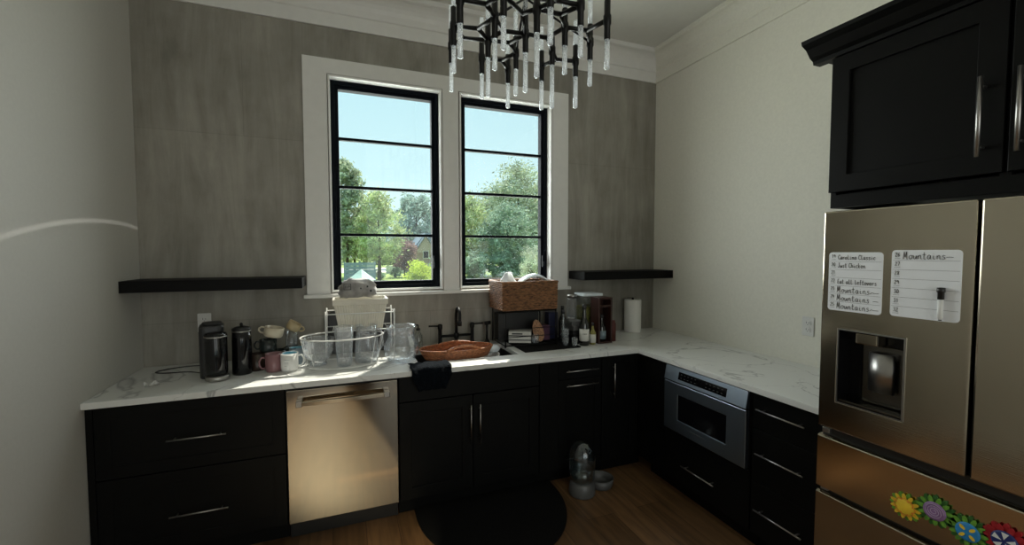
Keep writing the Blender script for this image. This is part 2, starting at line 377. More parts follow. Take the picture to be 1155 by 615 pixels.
# ------------------------------------------------------------------ floating shelves
solo('floating_shelf', MB().box(0.001, .918, -.275, -.001, 0, .066), 'shelf', 'black floating shelf on the left of the windows', 'shelf', (0, 0, 1.398), group=None, bevel=.002)
solo('floating_shelf', MB().box(2.965, W - .001, -.26, -.001, 0, .068), 'shelf', 'black floating shelf right of the windows, above the paper towel roll', 'shelf', (0, 0, 1.397), bevel=.002)

# ------------------------------------------------------------------ base cabinets
TOE, CT, TH = .11, .915, .032
def shaker(mb, x0, x1, z0, z1, th=.02, rail=.06, rec=.009):
    mb.grid_solid([x0, x0 + rail, x1 - rail, x1], [z0, z0 + rail, z1 - rail, z1], lambda x, z: not (x0 + rail < x < x1 - rail and z0 + rail < z < z1 - rail), 0, th, 'xz')
    mb.box(x0 + rail - .002, x1 - rail + .002, rec, th - .003, z0 + rail - .002, z1 - rail + .002); return mb
def slab(mb, x0, x1, z0, z1, th=.02): return mb.box(x0, x1, 0, th, z0, z1)
def pull(parent, p0, p1, r=.0042, off=.032, name='handle'):
    mb = MB(); d = (Vector(p1) - Vector(p0)).normalized()
    mb.tube([p0, p1], r, 10)
    for q in (Vector(p0) + d * .03, Vector(p1) - d * .03): mb.tube([q, q + Vector((0, off, 0))], r * .8, 8)
    return part(name, mb, 'steelh', parent)
def carcass(parent, w, depth, z0=TOE, z1=CT - TH - .001, toe=True):
    t = .018; y0 = .021; mb = MB()
    mb.box(.001, t, y0, depth, z0, z1).box(w - t, w - .001, y0, depth, z0, z1).box(t, w - t, y0, depth, z0, z0 + t).box(t, w - t, depth - .008, depth, z0 + t, z1)
    part('carcass', mb, 'cab', parent)
    if toe: part('toe_kick', MB().box(.001, w - .001, .075, .09, 0.001, z0), 'cab', parent)
    part('face_rail', MB().box(t, w - t, y0, y0 + .02, z1 - .02, z1), 'cab', parent)
D0 = FD - .004
# left drawer base
c = thing('drawer_cabinet', 'wide black two-drawer base cabinet at the left wall, left of the dishwasher', 'cabinet', (0.002, -FD, 0))
carcass(c, .85, D0)
part('filler_strip', MB().box(.001, .028, 0, .02, TOE, .882), 'cab', c)
for z0, z1, hz in ((.519, .878, .684), (.115, .514, .292)):
    d = part('drawer_front', shaker(MB(), .031, .848, z0, z1, rail=.062, rec=.004), 'cab', c, .0015)
    pull(d, (.322, -.032, hz), (.577, -.032, hz))
# dishwasher
c = thing('dishwasher', 'stainless steel dishwasher under the counter, left of the sink', 'dishwasher', (.854, -FD, 0))
part('tub', MB().box(.004, .596, .03, .60, .10, .875), 'grey', c)
part('control_strip', MB().box(.003, .597, .004, .029, .868, .880), 'blackplastic', c)
part('door', MB().box(.003, .597, -.008, .028, .115, .866), 'dwsteel', c, .004)
hm = MB(); n = 13
hm.add([p for k in range(n) for p in [(.072 + .456 * k / (n - 1), -.058 - .010 * math.sin(PI * k / (n - 1)) + a, .800 + b) for a, b in ((0, -.011), (.014, -.011), (.014, .013), (0, .011))]],
       [(4 * k + i, 4 * k + (i + 1) % 4, 4 * k + 4 + (i + 1) % 4, 4 * k + 4 + i) for k in range(n - 1) for i in range(4)] + [(0, 1, 2, 3), (4 * n - 1, 4 * n - 2, 4 * n - 3, 4 * n - 4)])
h = part('handle', hm, 'steel', c, .002)
for bx in (.055, .515): part('handle_bracket', MB().box(bx, bx + .03, -.062, -.009, .784, .816), 'steelh', h, .003)
part('toe_panel', MB().box(.004, .596, .06, .075, .002, .098), 'blackplastic', c)
# sink base
c = thing('sink_cabinet', 'black sink base cabinet with two doors under the faucet', 'cabinet', (1.457, -FD, 0))
w = .925; carcass(c, w, D0)
part('false_front', slab(MB(), .003, w - .003, .722, .880), 'cab', c, .0015)
for x0, x1, hx in ((.003, .458, .440), (.463, w - .003, .500)):
    d = part('door', shaker(MB(), x0, x1, .115, .716, rail=.07), 'cab', c, .0015); pull(d, (hx, -.032, .41), (hx, -.032, .66))
# pull-out with two fronts
c = thing('pullout_cabinet', 'narrow black base cabinet with a slim drawer above a pull-out, right of the sink cabinet', 'cabinet', (2.384, -FD, 0))
w = .49; carcass(c, w, D0)
part('filler_strip', MB().box(.001, .14, 0, .02, TOE, .880), 'cab', c)
d = part('drawer_front', slab(MB(), .143, w - .002, .742, .880), 'cab', c, .0015); pull(d, (.192, -.032, .802), (.445, -.032, .802))
d = part('pullout_front', shaker(MB(), .143, w - .002, .115, .738, rail=.055), 'cab', c, .0015); pull(d, (.192, -.032, .70), (.445, -.032, .70))
# corner door
c = thing('corner_cabinet', 'black corner base cabinet door with a single vertical bar handle', 'cabinet', (2.876, -FD, 0))
w = .975
t = .018; y0 = .021
part('carcass', MB().box(.001, t, y0, D0, TOE, .882).box(w - t, w - .004, y0, D0, TOE, .882).box(t, w - t, y0, D0, TOE, TOE + t), 'cab', c)
part('toe_kick', MB().box(.001, .39, .075, .09, .001, TOE), 'cab', c)
d = part('door', shaker(MB(), .003, .290, .115, .880, rail=.055), 'cab', c, .0015); pull(d, (.09, -.032, .575), (.09, -.032, .825))
part('filler_strip', MB().box(.293, .312, 0, .02, TOE, .880), 'cab', c)
# right run : rotz -90, local x -> world -y, local y -> world +x
RX = 3.19; RD = W - RX - .006
def right(name, label, cat, y, x=RX): return thing(name, label, cat, (x, y, 0), -PI / 2)
c = right('filler_panel', 'black filler panel in the inside corner left of the microwave drawer', 'cabinet panel', -FD - .001)
part('panel', MB().box(.001, .298, 0, .02, TOE, .882), 'cab', c, .001); part('toe_kick', MB().box(.07, .298, .075, .09, .001, TOE), 'cab', c)
c = right('microwave_cabinet', 'black cabinet around the microwave drawer with one drawer below it', 'cabinet', -.962)
w = .66; t = .012; y0 = .021
part('carcass', MB().box(.001, t, y0, RD, TOE, .882).box(w - t, w - .001, y0, RD, TOE, .882).box(t, w - t, y0, RD, TOE, TOE + t).box(t, w - t, y0, RD, .42, .432), 'cab', c)
part('toe_kick', MB().box(.001, w - .001, .075, .09, .001, TOE), 'cab', c)
d = part('drawer_front', slab(MB(), .003, w - .003, .115, .440), 'cab', c, .0015); pull(d, (.18, -.032, .25), (.44, -.032, .25))
# microwave drawer
c = right('microwave_oven', 'built-in blue-grey stainless microwave drawer with black window', 'microwave', -.976)
w = .632
part('body', MB().box(.01, w - .01, .0, .55, .4335, .866), 'grey', c)
dd = part('door', MB().grid_solid([0, .125, .505, w], [.452, .535, .700, .772], lambda x, z: not (.125 < x < .505 and .535 < z < .70), -.028, -.001, 'xz'), 'bluesteel', c, .003)
part('door_window', MB().box(.126, .504, -.0265, -.006, .536, .699), 'blackglass', dd)
part('badge', MB().box(.245, .345, -.0285, -.0275, .497, .503), 'steelh', dd)
part('trim_lip', MB().box(0, w, -.024, -.001, .7735, .779), 'grey', c)
cpn = part('control_panel', MB().prism([(-.032, .781), (-.001, .781), (-.001, .874), (-.012, .874)], 0, w, 'x'), 'bluesteel', c, .002)
Rt = Matrix.Translation((0, -.032, .781)) @ Matrix.Rotation(-math.atan2(.020, .093), 4, 'X')
part('display', MB(Rt).box(.125, .50, -.0015, .004, .022, .072), 'blackglass', cpn)
ks = MB(Rt)
for k in range(12):
    for j in range(2):
        if 5 <= k <= 6: continue
        ks.box(.145 + .029 * k, .145 + .029 * k + .010, -.002, -.0012, .034 + .022 * j, .037 + .022 * j)
part('key_marks', ks, 'midgrey', cpn)
part('top_strip', MB().box(0.02, w - .02, .0, .02, .8665, .874), 'grey', c)
# three drawer stack
c = right('drawer_cabinet', 'black three-drawer base cabinet between the microwave drawer and the refrigerator', 'cabinet', -1.624)
w = .40; carcass(c, w, RD)
for z0, z1, hz in ((.690, .880, .80), (.405, .685, .565), (.115, .400, .262)):
    d = part('drawer_front', slab(MB(), .003, w - .003, z0, z1), 'cab', c, .0015); pull(d, (.045, -.032, hz), (.300, -.032, hz))

# ------------------------------------------------------------------ countertop, sink
SX0, SX1, SY0, SY1 = 1.60, 2.29, -.52, -.155
YE = -2.045
def ct(x, y):
    if SX0 < x < SX1 and SY0 < y < SY1: return False
    return y > -.69 or x > 3.165
solo('countertop', MB().grid_solid([.001, SX0, SX1, 3.165, W - .001], [YE, -.69, SY0, SY1, -.001], ct, CT - TH, CT, 'xy'), 'marble',
     'white quartz L-shaped countertop with thin grey veins', 'countertop', bevel=.002)
c = thing('sink', 'black undermount sink below the dark faucet', 'sink', ((SX0 + SX1) / 2, (SY0 + SY1) / 2, .69))
a, b = (SX1 - SX0) / 2 + .004, (SY1 - SY0) / 2 + .004; sk = MB(); t = .003
sk.box(-a, a, -b, b, 0, t).box(-a, -a + t, -b, b, t, .192).box(a - t, a, -b, b, t, .192).box(-a, a, -b, -b + t, t, .192).box(-a, a, b - t, b, t, .192)
part('basin', sk, 'sinksteel', c); part('drain', MB().lathe([(.04, .0035), (.038, .005), (.02, .0045)], n=24), 'steelh', c)

# faucet
c = thing('kitchen_faucet', 'matte black bridge faucet with two lever handles behind the sink', 'faucet', (1.955, -.075, CT))
for s in (-1, 1):
    x = .125 * s
    v = part('valve_post', MB().lathe([(.026, .001), (.026, .008), (.016, .022), (.014, .05), (.014, .125), (.018, .135), (.018, .16), (.012, .168), (.00001, .17)], (x, 0, 0), 20), 'blackmetal', c)
    part('lever', MB().tube([(x, 0, .155), (x + .075 * s, -.004, .158)], [.007, .0055], 10).tube([(x + .075 * s, -.004, .158), (x + .085 * s, -.004, .158)], .007, 10), 'blackmetal', v)
part('bridge', MB().tube([(-.125, 0, .075), (.125, 0, .075)], .010, 14).lathe([(.018, .055), (.021, .065), (.021, .085), (.018, .095)], n=20), 'blackmetal', c)
arc = [(0, 0, .02), (0, 0, .20), (0, 0, .235)] + [(0, -.055 + .055 * math.cos(a), .235 + .055 * math.sin(a)) for a in [PI * k / 10 for k in range(1, 11)]] + [(0, -.11, .20), (0, -.11, .17)]
part('spout', MB().tube(arc, .012, 14).lathe([(.030, .001), (.030, .008), (.018, .022), (.014, .035)], n=20).lathe([(.015, .165), (.015, .20)], (0, -.11, 0), 16), 'blackmetal', c)
c = thing('side_sprayer', 'black pull-out side sprayer to the right of the faucet', 'sprayer', (2.20, -.075, CT))
part('base', MB().lathe([(.024, .001), (.024, .006), (.016, .02), (.012, .03)], n=20), 'blackmetal', c)
part('wand', MB().tube([(0, 0, .028), (0, 0, .10), (0, 0, .15)], [.010, .009, .012], 14).tube([(-.018, 0, .155), (.028, -.004, .158)], [.014, .016], 14), 'blackmetal', c)

# ------------------------------------------------------------------ vessels helpers
def mug(name, label, loc, rotz, body, inner=None, r=.043, h=.095, tilt=None, group=None, hm=None):
    c = thing(name, label, 'mug', loc, rotz, group)
    if tilt: c.rotation_euler = (tilt[0], tilt[1], rotz)
    part('cup', MB().shell([(r * .86, 0), (r * .97, .008), (r, .02), (r, h)], .004, n=32), body, c)
    part('handle', MB().tube([(r - .002, 0, h * .80), (r + .018, 0, h * .82), (r + .030, 0, h * .62), (r + .030, 0, h * .42), (r + .018, 0, h * .22), (r - .002, 0, h * .22)], .0055, 8), hm or inner or body, c)
    if inner: part('lining', MB().shell([(r * .80, .006), (r * .90, .012), (r - .0045, .022), (r - .0045, h - .002)], .001, n=32), inner, c)
    return c
mug('coffee_mug', 'white printed mug with light blue lining, in front of the pink mug', (.850, -.405, CT), .15, 'white', 'blue', .048, .108, hm='white')
pr = MB()
for k in range(3):
    for j in range(4 - k):
        a = -2.2 + .16 * j; pr.box(0, 0, 0, 0, 0, 0) if False else None
        pr.tube([(.0485 * math.cos(a + q), .0485 * math.sin(a + q), .074 - .018 * k) for q in (0, .05, .1)], .0012, 4)
part('print', pr, 'bluegrey', bpy.data.objects['coffee_mug'])
mug('coffee_mug', 'dusty pink mug with its handle to the left', (.765, -.385, CT), PI + .25, 'pink', None, .046, .108)
mug('coffee_mug', 'very dark brown mug behind the pink mug, at the bottom of the heap', (.668, -.315, CT), PI, 'brown', None, .046, .10)
mug('coffee_mug', 'dark green-black mug under the pile, right of the dark brown mug', (.775, -.250, CT), 2.6, 'darkgreen', None, .046, .10)
mug('coffee_mug', 'grey-blue mug behind the white printed mug', (.880, -.275, CT), 1.2, 'bluegrey', 'blue', .046, .112)
mug('coffee_mug', 'black mug stacked on top of two dark mugs', (.722, -.285, CT + .1015), PI - .2, 'darkgreen', None, .048, .075)
mug('tea_cup', 'cream cup lying tipped on top of the stacked mugs, handle to the left', (.748, -.285, CT + .192), PI - .1, 'cream', None, .054, .058, (0, -.22))
mug('tea_cup', 'tan cup tipped on the clear tumbler at the right of the mug pile', (.842, -.200, CT + .215), .5, 'tan', None, .042, .05, (.3, .5))
def vessel(name, label, cat, prof, loc, m='glass', th=.003, sx=1, sy=1, n=36, group=None):
    return solo(name, MB().shell(prof, th, (0, 0, 0), n, sx, sy), m, label, cat, loc, group=group)
vessel('glass_tumbler', 'small clear tumbler standing in the mug pile under the tan cup', 'glass', [(.030, 0), (.036, .02), (.038, .105)], (.842, -.195, CT + .1))
vessel('coffee_mug_stack_bowl', 'x', 'bowl', [(.04, 0), (.05, .1)], (.842, -.195, CT), 'darkgreen')
o = bpy.data.objects['coffee_mug_stack_bowl']; o.name = 'small_bowl'; o['label'] = 'small dark bowl under the clear tumbler behind the mugs'

# coffee maker
c = thing('coffee_maker', 'dark grey capsule coffee maker with glossy black column, leftmost appliance on the counter', 'coffee maker', (.462, -.40, CT), .2)
part('housing', MB().prism(rrect(-.062, .055, -.045, .10, .03), .002, .300, 'z'), 'grey', c, .010)
part('brew_column', MB().lathe([(.052, .03), (.054, .05), (.054, .245), (.050, .262), (.020, .268), (.00001, .268)], (.018, -.062, 0), 32), 'blackglass', c)
part('column_rim', MB().lathe([(.0555, .238), (.0565, .242), (.0555, .246)], (.018, -.062, 0), 32), 'steelh', c)
part('drip_tray', MB().lathe([(.052, .002), (.058, .006), (.058, .024), (.052, .028), (.0001, .028)], (.022, -.078, 0), 32), 'steelh', c)
part('lid', MB().prism(rrect(-.05, .045, -.03, .09, .03), .301, .310, 'z'), 'blackplastic', c, .004)
c = thing('milk_frother', 'black cylindrical milk frother with knobbed lid beside the coffee maker', 'frother', (.600, -.375, CT))
part('body', MB().lathe([(.050, .001), (.052, .01), (.050, .20), (.047, .255)], n=32), 'blackglass', c)
part('lid', MB().lathe([(.049, .256), (.049, .268), (.030, .278), (.00001, .280)], n=32), 'blackplastic', c)
part('knob', MB().lathe([(.007, .280), (.009, .290), (.006, .298), (.00001, .300)], n=16), 'blackmetal', c)
part('rim_band', MB().lathe([(.0475, .248), (.0500, .250), (.0500, .255), (.0475, .2555)], n=32), 'steelh', c)
# power cord and outlet
def outlet(label, loc, rotz):
    c = thing('wall_outlet', label, 'outlet', loc, rotz)
    part('cover_plate', MB().prism(rrect(-.037, .037, -.06, .06, .006), -.006, -.0005, 'y'), 'plate', c, .0015)
    part('receptacle', MB().prism(rrect(-.018, .018, .006, .036, .010), -.0085, -.006, 'y').prism(rrect(-.018, .018, -.036, -.006, .010), -.0085, -.006, 'y'), 'plate', c)
    s = MB()
    for zc in (.021, -.021):
        s.box(-.009, -.0065, -.0092, -.0085, zc - .002, zc + .009).box(.0065, .009, -.0092, -.0085, zc - .002, zc + .007).box(-.002, .002, -.0092, -.0085, zc - .011, zc - .007)
    part('slots', s, 'grey', c); return c
outlet('white wall outlet behind the coffee maker on the textured wall', (.325, 0, 1.175), 0)
outlet('white wall outlet on the right wall, left of the refrigerator', (W, -1.455, 1.16), -PI / 2)
cd = [(.38, -.30, .92), (.30, -.24, .92), (.18, -.22, .919), (.12, -.18, .919), (.16, -.12, .919), (.26, -.09, .92), (.36, -.10, .922), (.41, -.10, .94), (.41, -.05, 1.05), (.345, -.03, 1.15), (.325, -.012, 1.155)]
def smooth_path(p, k=6):
    p = [Vector(q) for q in p]; out = []
    for i in range(len(p) - 1):
        a, b, c_, d = p[max(i - 1, 0)], p[i], p[i + 1], p[min(i + 2, len(p) - 1)]
        for j in range(k):
            t = j / k; out.append(.5 * (2 * b + (c_ - a) * t + (2 * a - 5 * b + 4 * c_ - d) * t * t + (3 * b - a - 3 * c_ + d) * t ** 3))
    return out + [p[-1]]
solo('power_cord', MB().tube(smooth_path(cd), .0032, 8), 'blackplastic', 'black power cord looping on the counter left of the coffee maker', 'cord')
def crumple(x0, x1, y0, y1, z, amp, n=14, seed=0):
    vs = []; fs = []
    for i in range(n):
        for j in range(n):
            x = x0 + (x1 - x0) * i / (n - 1); y = y0 + (y1 - y0) * j / (n - 1)
            vs.append((x, y, z + amp * abs(noise.noise(Vector((x * 30 + seed, y * 30, seed)))) * 2))
    for i in range(n - 1):
        for j in range(n - 1): fs.append((i * n + j, (i + 1) * n + j, (i + 1) * n + j + 1, i * n + j + 1))
    return vs, fs
vs, fs = crumple(-.032, .032, -.024, .024, .002, .026, seed=3); m_ = MB(); m_.add(vs, fs, True)
solo('paper_scrap', m_, 'plate', 'small crumpled white paper scrap on the left end of the counter', 'scrap', (.200, -.47, CT), .4)

# ------------------------------------------------------------------ dish rack and glassware
c = thing('dish_rack', 'two-tier white wire dish rack left of the sink', 'dish rack', (1.15, -.36, CT))
RXr, RYr = .245, .165
def ring(z, rx, ry, r, n=60): return MB().tube([(rx * math.cos(2 * PI * k / n), ry * math.sin(2 * PI * k / n), z) for k in range(n)], r, 8, True)
part('basket_rim', ring(.182, RXr, RYr, .0045), 'wire', c)
part('base_ring', ring(.006, RXr * .86, RYr * .86, .004), 'wire', c)
wm = MB()
for k in range(14):
    a = 2 * PI * (k + .5) / 14
    if math.sin(a) > -.3 or k % 4 == 0:
        wm.tube([(RXr * math.cos(a), RYr * math.sin(a), .182), (RXr * .86 * math.cos(a), RYr * .86 * math.sin(a), .006)], .0018, 6)
for k in range(-5, 6):
    y = k * .024; x = RXr * .86 * math.sqrt(max(0, 1 - (y / (RYr * .86)) ** 2)); wm.tube([(-x, y, .006), (x, y, .006)], .0018, 6)
part('basket_wires', wm, 'wire', c)
for x in (-.10, .32):
    for y in (.03, .24): part('post', MB().tube([(x, y, .001), (x, y, .335)], .0042, 8), 'wire', c)
ut = MB()
for z in (.205, .315): ut.tube([(-.10, .03, z), (.32, .03, z), (.32, .24, z), (-.10, .24, z)], .0036, 8, True)
for k in range(1, 10):
    x = -.10 + .042 * k; ut.tube([(x, .03, .205), (x, .24, .205)], .0018, 6)
part('upper_shelf', ut, 'wire', c)
# ribbed basket on upper shelf
c = thing('serving_basket', 'white ribbed rectangular basket on the upper tier of the dish rack', 'basket', (1.262, -.225, CT + .2095))
def taper_box(x0, y0, x1, y1, h, t, ribs=0, n=40):
    mb = MB(); P = []
    def loop(hx, hy, z, rb=0):
        pts = []
        per = [(-hx, -hy), (hx, -hy), (hx, hy), (-hx, hy)]
        for e in range(4):
            a, b = per[e], per[(e + 1) % 4]; nrm = [(0, -1), (1, 0), (0, 1), (-1, 0)][e]
            for k in range(n):
                q = k / n; o = rb * (1 if k % 2 else 0) if 0 < k < n else 0
                pts.append((a[0] + (b[0] - a[0]) * q + nrm[0] * o, a[1] + (b[1] - a[1]) * q + nrm[1] * o, z))
        return pts
    L = [loop(x0, y0, 0), loop(x0, y0, .01, ribs), loop(x0 + (x1 - x0) * .8, y0 + (y1 - y0) * .8, h * .80, ribs), loop(x1 + .004, y1 + .004, h * .82), loop(x1 + .006, y1 + .006, h),
         loop(x1 - t, y1 - t, h), loop(x0 - t, y0 - t, .012)]
    k4 = 4 * n; vs = [p for l in L for p in l]
    fs = [(i * k4 + j, i * k4 + (j + 1) % k4, (i + 1) * k4 + (j + 1) % k4, (i + 1) * k4 + j) for i in range(len(L) - 1) for j in range(k4)]
    fs.append(tuple(range(k4))[::-1]); fs.append(tuple((len(L) - 1) * k4 + j for j in range(k4)))
    mb.add(vs, fs); return mb
part('tub', taper_box(.135, .085, .165, .105, .195, .006, .0025), 'ribbed', c)
# crumpled printed cloth
def blob(rx, ry, rz, seed, amp=.18, n=28, m=18, flat=-.6):
    vs = []; fs = []
    for i in range(m + 1):
        for k in range(n):
            th = PI * i / m; ph = 2 * PI * k / n
            d = Vector((math.sin(th) * math.cos(ph), math.sin(th) * math.sin(ph), math.cos(th)))
            q = 1 + amp * noise.noise(d * 2.3 + Vector((seed, 0, 0))) + amp * .5 * noise.noise(d * 6 + Vector((seed, 3, 0)))
            e = Vector((abs(d.x) ** .75 * (1 if d.x > 0 else -1), abs(d.y) ** .75 * (1 if d.y > 0 else -1), max(d.z, flat)))
            vs.append((e.x * rx * q, e.y * ry * q, e.z * rz * q))
    for i in range(m):
        for k in range(n): fs.append((i * n + k, i * n + (k + 1) % n, (i + 1) * n + (k + 1) % n, (i + 1) * n + k))
    mb = MB(); mb.add(vs, fs, True); return mb
c = thing('printed_cloth', 'crumpled grey cloth with dark print heaped on the white ribbed basket', 'cloth', (1.245, -.235, 1.30))
cl = part('cloth_heap', blob(.118, .075, .075, 4, .25), 'greycloth', c)
cl.location = (0, 0, .075)
pm = MB()
pm.grid_solid([-.085, -.081, -.044, -.040], [.082, .086, .118, .122], lambda x, z: not (-.081 < x < -.044 and .086 < z < .118), -.083, -.081, 'xz')
for k, bx in enumerate((-.076, -.067, -.058)): pm.box(bx, bx + .003, -.083, -.081, .092, .112)
pm.box(-.058, -.050, -.083, -.081, .109, .112).box(-.058, -.050, -.083, -.081, .101, .104).box(-.051, -.048, -.083, -.081, .101, .112)
for px_, pz_, pr_ in ((.015, .085, .008), (.055, .095, .010), (.075, .065, .012)):
    pm.lathe([(pr_, -.082), (pr_ * .5, -.083)], (0, 0, 0), 12) if False else pm.box(px_, px_ + pr_, -.080, -.078, pz_, pz_ + pr_ * 1.2)
part('dark_print', pm, 'grey', c)
# glassware in and around the rack
vessel('glass_bowl', 'clear footed glass bowl at the left end of the dish rack', 'bowl', [(.05, 0), (.05, .012), (.034, .02), (.07, .05), (.088, .09), (.094, .165)], (1.005, -.355, CT + .009), 'etched', .003)
vessel('drinking_glass', 'tall clear tapered tumbler in front of the dish rack', 'glass', [(.040, 0), (.044, .02), (.058, .245)], (1.158, -.435, CT + .009), 'etched', .0035)
c = thing('glass_pitcher', 'etched clear glass pitcher with handle between the tall tumbler and the round pitcher', 'pitcher', (1.292, -.375, CT + .009))
part('body', MB().shell([(.055, 0), (.070, .015), (.076, .07), (.070, .14), (.062, .19), (.068, .235)], .0035, n=36), 'etched', c)
part('handle', MB().tube([(.062, 0, .205), (.088, 0, .20), (.098, 0, .16), (.095, 0, .10), (.074, 0, .06)], .006, 8), 'glass', c)
c = thing('glass_pitcher', 'round-bellied clear glass pitcher at the right end of the dish rack, beside the sink', 'pitcher', (1.502, -.440, CT + .0005))
part('body', MB().shell([(.050, 0), (.085, .016), (.106, .055), (.110, .09), (.100, .13), (.084, .162), (.082, .19), (.094, .236)], .0035, n=40), 'glass', c)
part('handle', MB().tube([(-.068, 0, .21), (-.098, 0, .215), (-.118, 0, .18), (-.115, 0, .13), (-.096, 0, .10)], .006, 8), 'glass', c)
solo('serving_tray', MB(Matrix.Rotation(-.13, 4, 'X')).prism([(a, b) for a, b in rrect(-.235, .235, 0, .30, .07)], -.006, .006, 'y'), 'blackplastic', 'black rounded tray leaning on the wall behind the dish rack', 'tray', (1.265, -.055, CT + .001), bevel=.003)
c = thing('soap_dispenser', 'clear soap bottle with black pump between the round pitcher and the faucet', 'soap bottle', (1.665, -.085, CT))
part('bottle', MB().lathe([(.030, .001), (.032, .01), (.032, .10), (.014, .125), (.013, .135)], n=24), 'clearplastic', c)
part('pump', MB().lathe([(.015, .136), (.015, .15), (.005, .152), (.005, .175)], n=16).tube([(0, 0, .175), (-.03, -.01, .175)], .005, 8), 'blackplastic', c)

# ------------------------------------------------------------------ towel and wicker tray
ts = []; fs = []; nx, ny = 30, 30
path = [(-.13, .004), (-.08, .010), (-.02, .008), (-.002, .004), (.010, -.02), (.014, -.06), (.010, -.112)]
for i in range(nx):
    for j in range(ny):
        q = j / (ny - 1) * (len(path) - 1); k = min(int(q), len(path) - 2); f = q - k
        a = path[k][0] * (1 - f) + path[k + 1][0] * f; b = path[k][1] * (1 - f) + path[k + 1][1] * f
        u = i / (nx - 1) * 2 - 1; v = j / (ny - 1)
        x = u * (.122 - .045 * max(0, v - .7) / .3 * (1 if u < 0 else .8)) + .01 * noise.noise(Vector((u * 3, v * 4, 1)))
        wv = .010 * (noise.noise(Vector((u * 5, v * 3, 5))) + .6)
        dz = .0 if v > .6 else wv; dy = -wv if v > .5 else 0
        ts.append((x, -a * 1 + dy if False else -a + dy, b + dz - (.02 * abs(math.sin(u * 5)) * max(0, v - .75) * 4 * .5)))
for i in range(nx - 1):
    for j in range(ny - 1): fs.append((i * ny + j, (i + 1) * ny + j, (i + 1) * ny + j + 1, i * ny + j + 1))
m_ = MB(); m_.add(ts, fs, True)
o = solo('dish_towel', m_, 'towel', 'dark navy dish towel draped over the counter edge below the sink', 'towel', (1.648, -.690, CT))
sm = o.modifiers.new('thick', 'SOLIDIFY'); sm.thickness = .006; sm.offset = 1
def weave(loopfn, z0, z1, rows, r, amp, n=120, per=2):
    mb = MB()
    for k in range(rows):
        z = z0 + (z1 - z0) * (k + .5) / rows; f = k / max(1, rows - 1); base = loopfn(f, n); pts = []
        for i, (x, y, nx_, ny_) in enumerate(base):
            o = amp * math.cos(PI * (i / per + k)); pts.append((x + nx_ * o, y + ny_ * o, z))
        mb.tube(pts, r, 5, True)
    return mb
def rl(hx0, hy0, hx1, hy1):
    def f(q, n):
        hx = hx0 + (hx1 - hx0) * q; hy = hy0 + (hy1 - hy0) * q; L = 4 * (hx + hy); out = []
        for i in range(n):
            s = L * i / n
            if s < 2 * hx: out.append((-hx + s, -hy, 0, -1))
            elif s < 2 * hx + 2 * hy: out.append((hx, -hy + s - 2 * hx, 1, 0))
            elif s < 4 * hx + 2 * hy: out.append((hx - (s - 2 * hx - 2 * hy), hy, 0, 1))
            else: out.append((-hx, hy - (s - 4 * hx - 2 * hy), -1, 0))
        return out
    return f
def el(a0, b0, a1, b1):
    def f(q, n):
        a = a0 + (a1 - a0) * q; b = b0 + (b1 - b0) * q
        return [(a * math.cos(2 * PI * i / n), b * math.sin(2 * PI * i / n), math.cos(2 * PI * i / n), math.sin(2 * PI * i / n)) for i in range(n)]
    return f
c = thing('wicker_tray', 'oval copper-brown wicker tray with arched handles lying across the sink', 'tray', (1.885, -.375, CT - .012), .0)
part('base', MB().lathe([(.225, .0), (.225, .008)], n=48, sx=1, sy=.113 / .225), 'copper', c)
part('woven_side', weave(el(.225, .115, .25, .130), .006, .060, 8, .0042, .0025, 110), 'copper', c)
tp = MB().tube([(.254 * math.cos(2 * PI * k / 72), .133 * math.sin(2 * PI * k / 72), .064) for k in range(72)], .006, 8, True)
part('rim', tp, 'copper', c)
for s in (-1, 1):
    part('handle', MB().tube([(.02 + .115 * u, s * .133 * math.sqrt(max(0, 1 - ((.02 + .115 * u) / .254) ** 2)), .064 + (.034 if s < 0 else .012) * math.cos(u * PI / 2) ** .7) for u in [-1 + k / 9 for k in range(19)]], .0085, 8), 'copper', c)
vessel('mixing_bowl', 'white bowl sitting in the sink under the wicker tray', 'bowl', [(.06, 0), (.09, .05), (.135, .11), (.150, .196)], (2.055, -.335, .7), 'white', .004)
m_ = blob(.05, .035, .03, 9, .2)
solo('dish_cloth', m_, 'whitecloth', 'small white cloth lying in the sink just right of the wicker tray', 'cloth', (2.19, -.27, .915), .5)
bpy.data.objects['dish_cloth'].location = (2.175, -.30, .913)

# ------------------------------------------------------------------ two-tier stand, basket and goods to the right of the sink
solo('drying_mat', MB().prism(rrect(2.345, 2.80, -.60 + .10, -.03, .01), .0005, .008, 'z'), 'rubber', 'flat black drying mat under the black stand', 'mat', (0, 0, CT), bevel=.002)
c = thing('counter_stand', 'two-tier black metal stand holding up the wicker basket', 'stand', (2.46, -.20, CT + .0085))
for x in (-.205, .205):
    for y in (-.145, .145): part('post', MB().tube([(x, y, 0), (x, y, .27)], .006, 8), 'blackmetal', c)
tr = MB()
for z in (.012, .262): tr.tube([(-.205, -.145, z), (.205, -.145, z), (.205, .145, z), (-.205, .145, z)], .005, 8, True)
tr.box(-.205, .205, -.145, .145, .262, .266)
for x in (-.205, .205): tr.tube([(x, -.145, .012), (x, -.145, .262)], .004, 6)
part('upper_shelf', tr, 'blackmetal', c)
l2 = MB()
for z in (.012, .075, .135): l2.tube([(-.20, -.15, z), (.205, -.15, z)], .003, 6)
for k in range(1, 7): l2.tube([(-.20 + .058 * k, -.15, .012), (-.20 + .058 * k, .145, .012)], .002, 6)
part('lower_basket', l2, 'blackmetal', c)
c = thing('wicker_basket', 'rectangular brown wicker basket on top of the black stand', 'basket', (2.452, -.205, CT + .276))
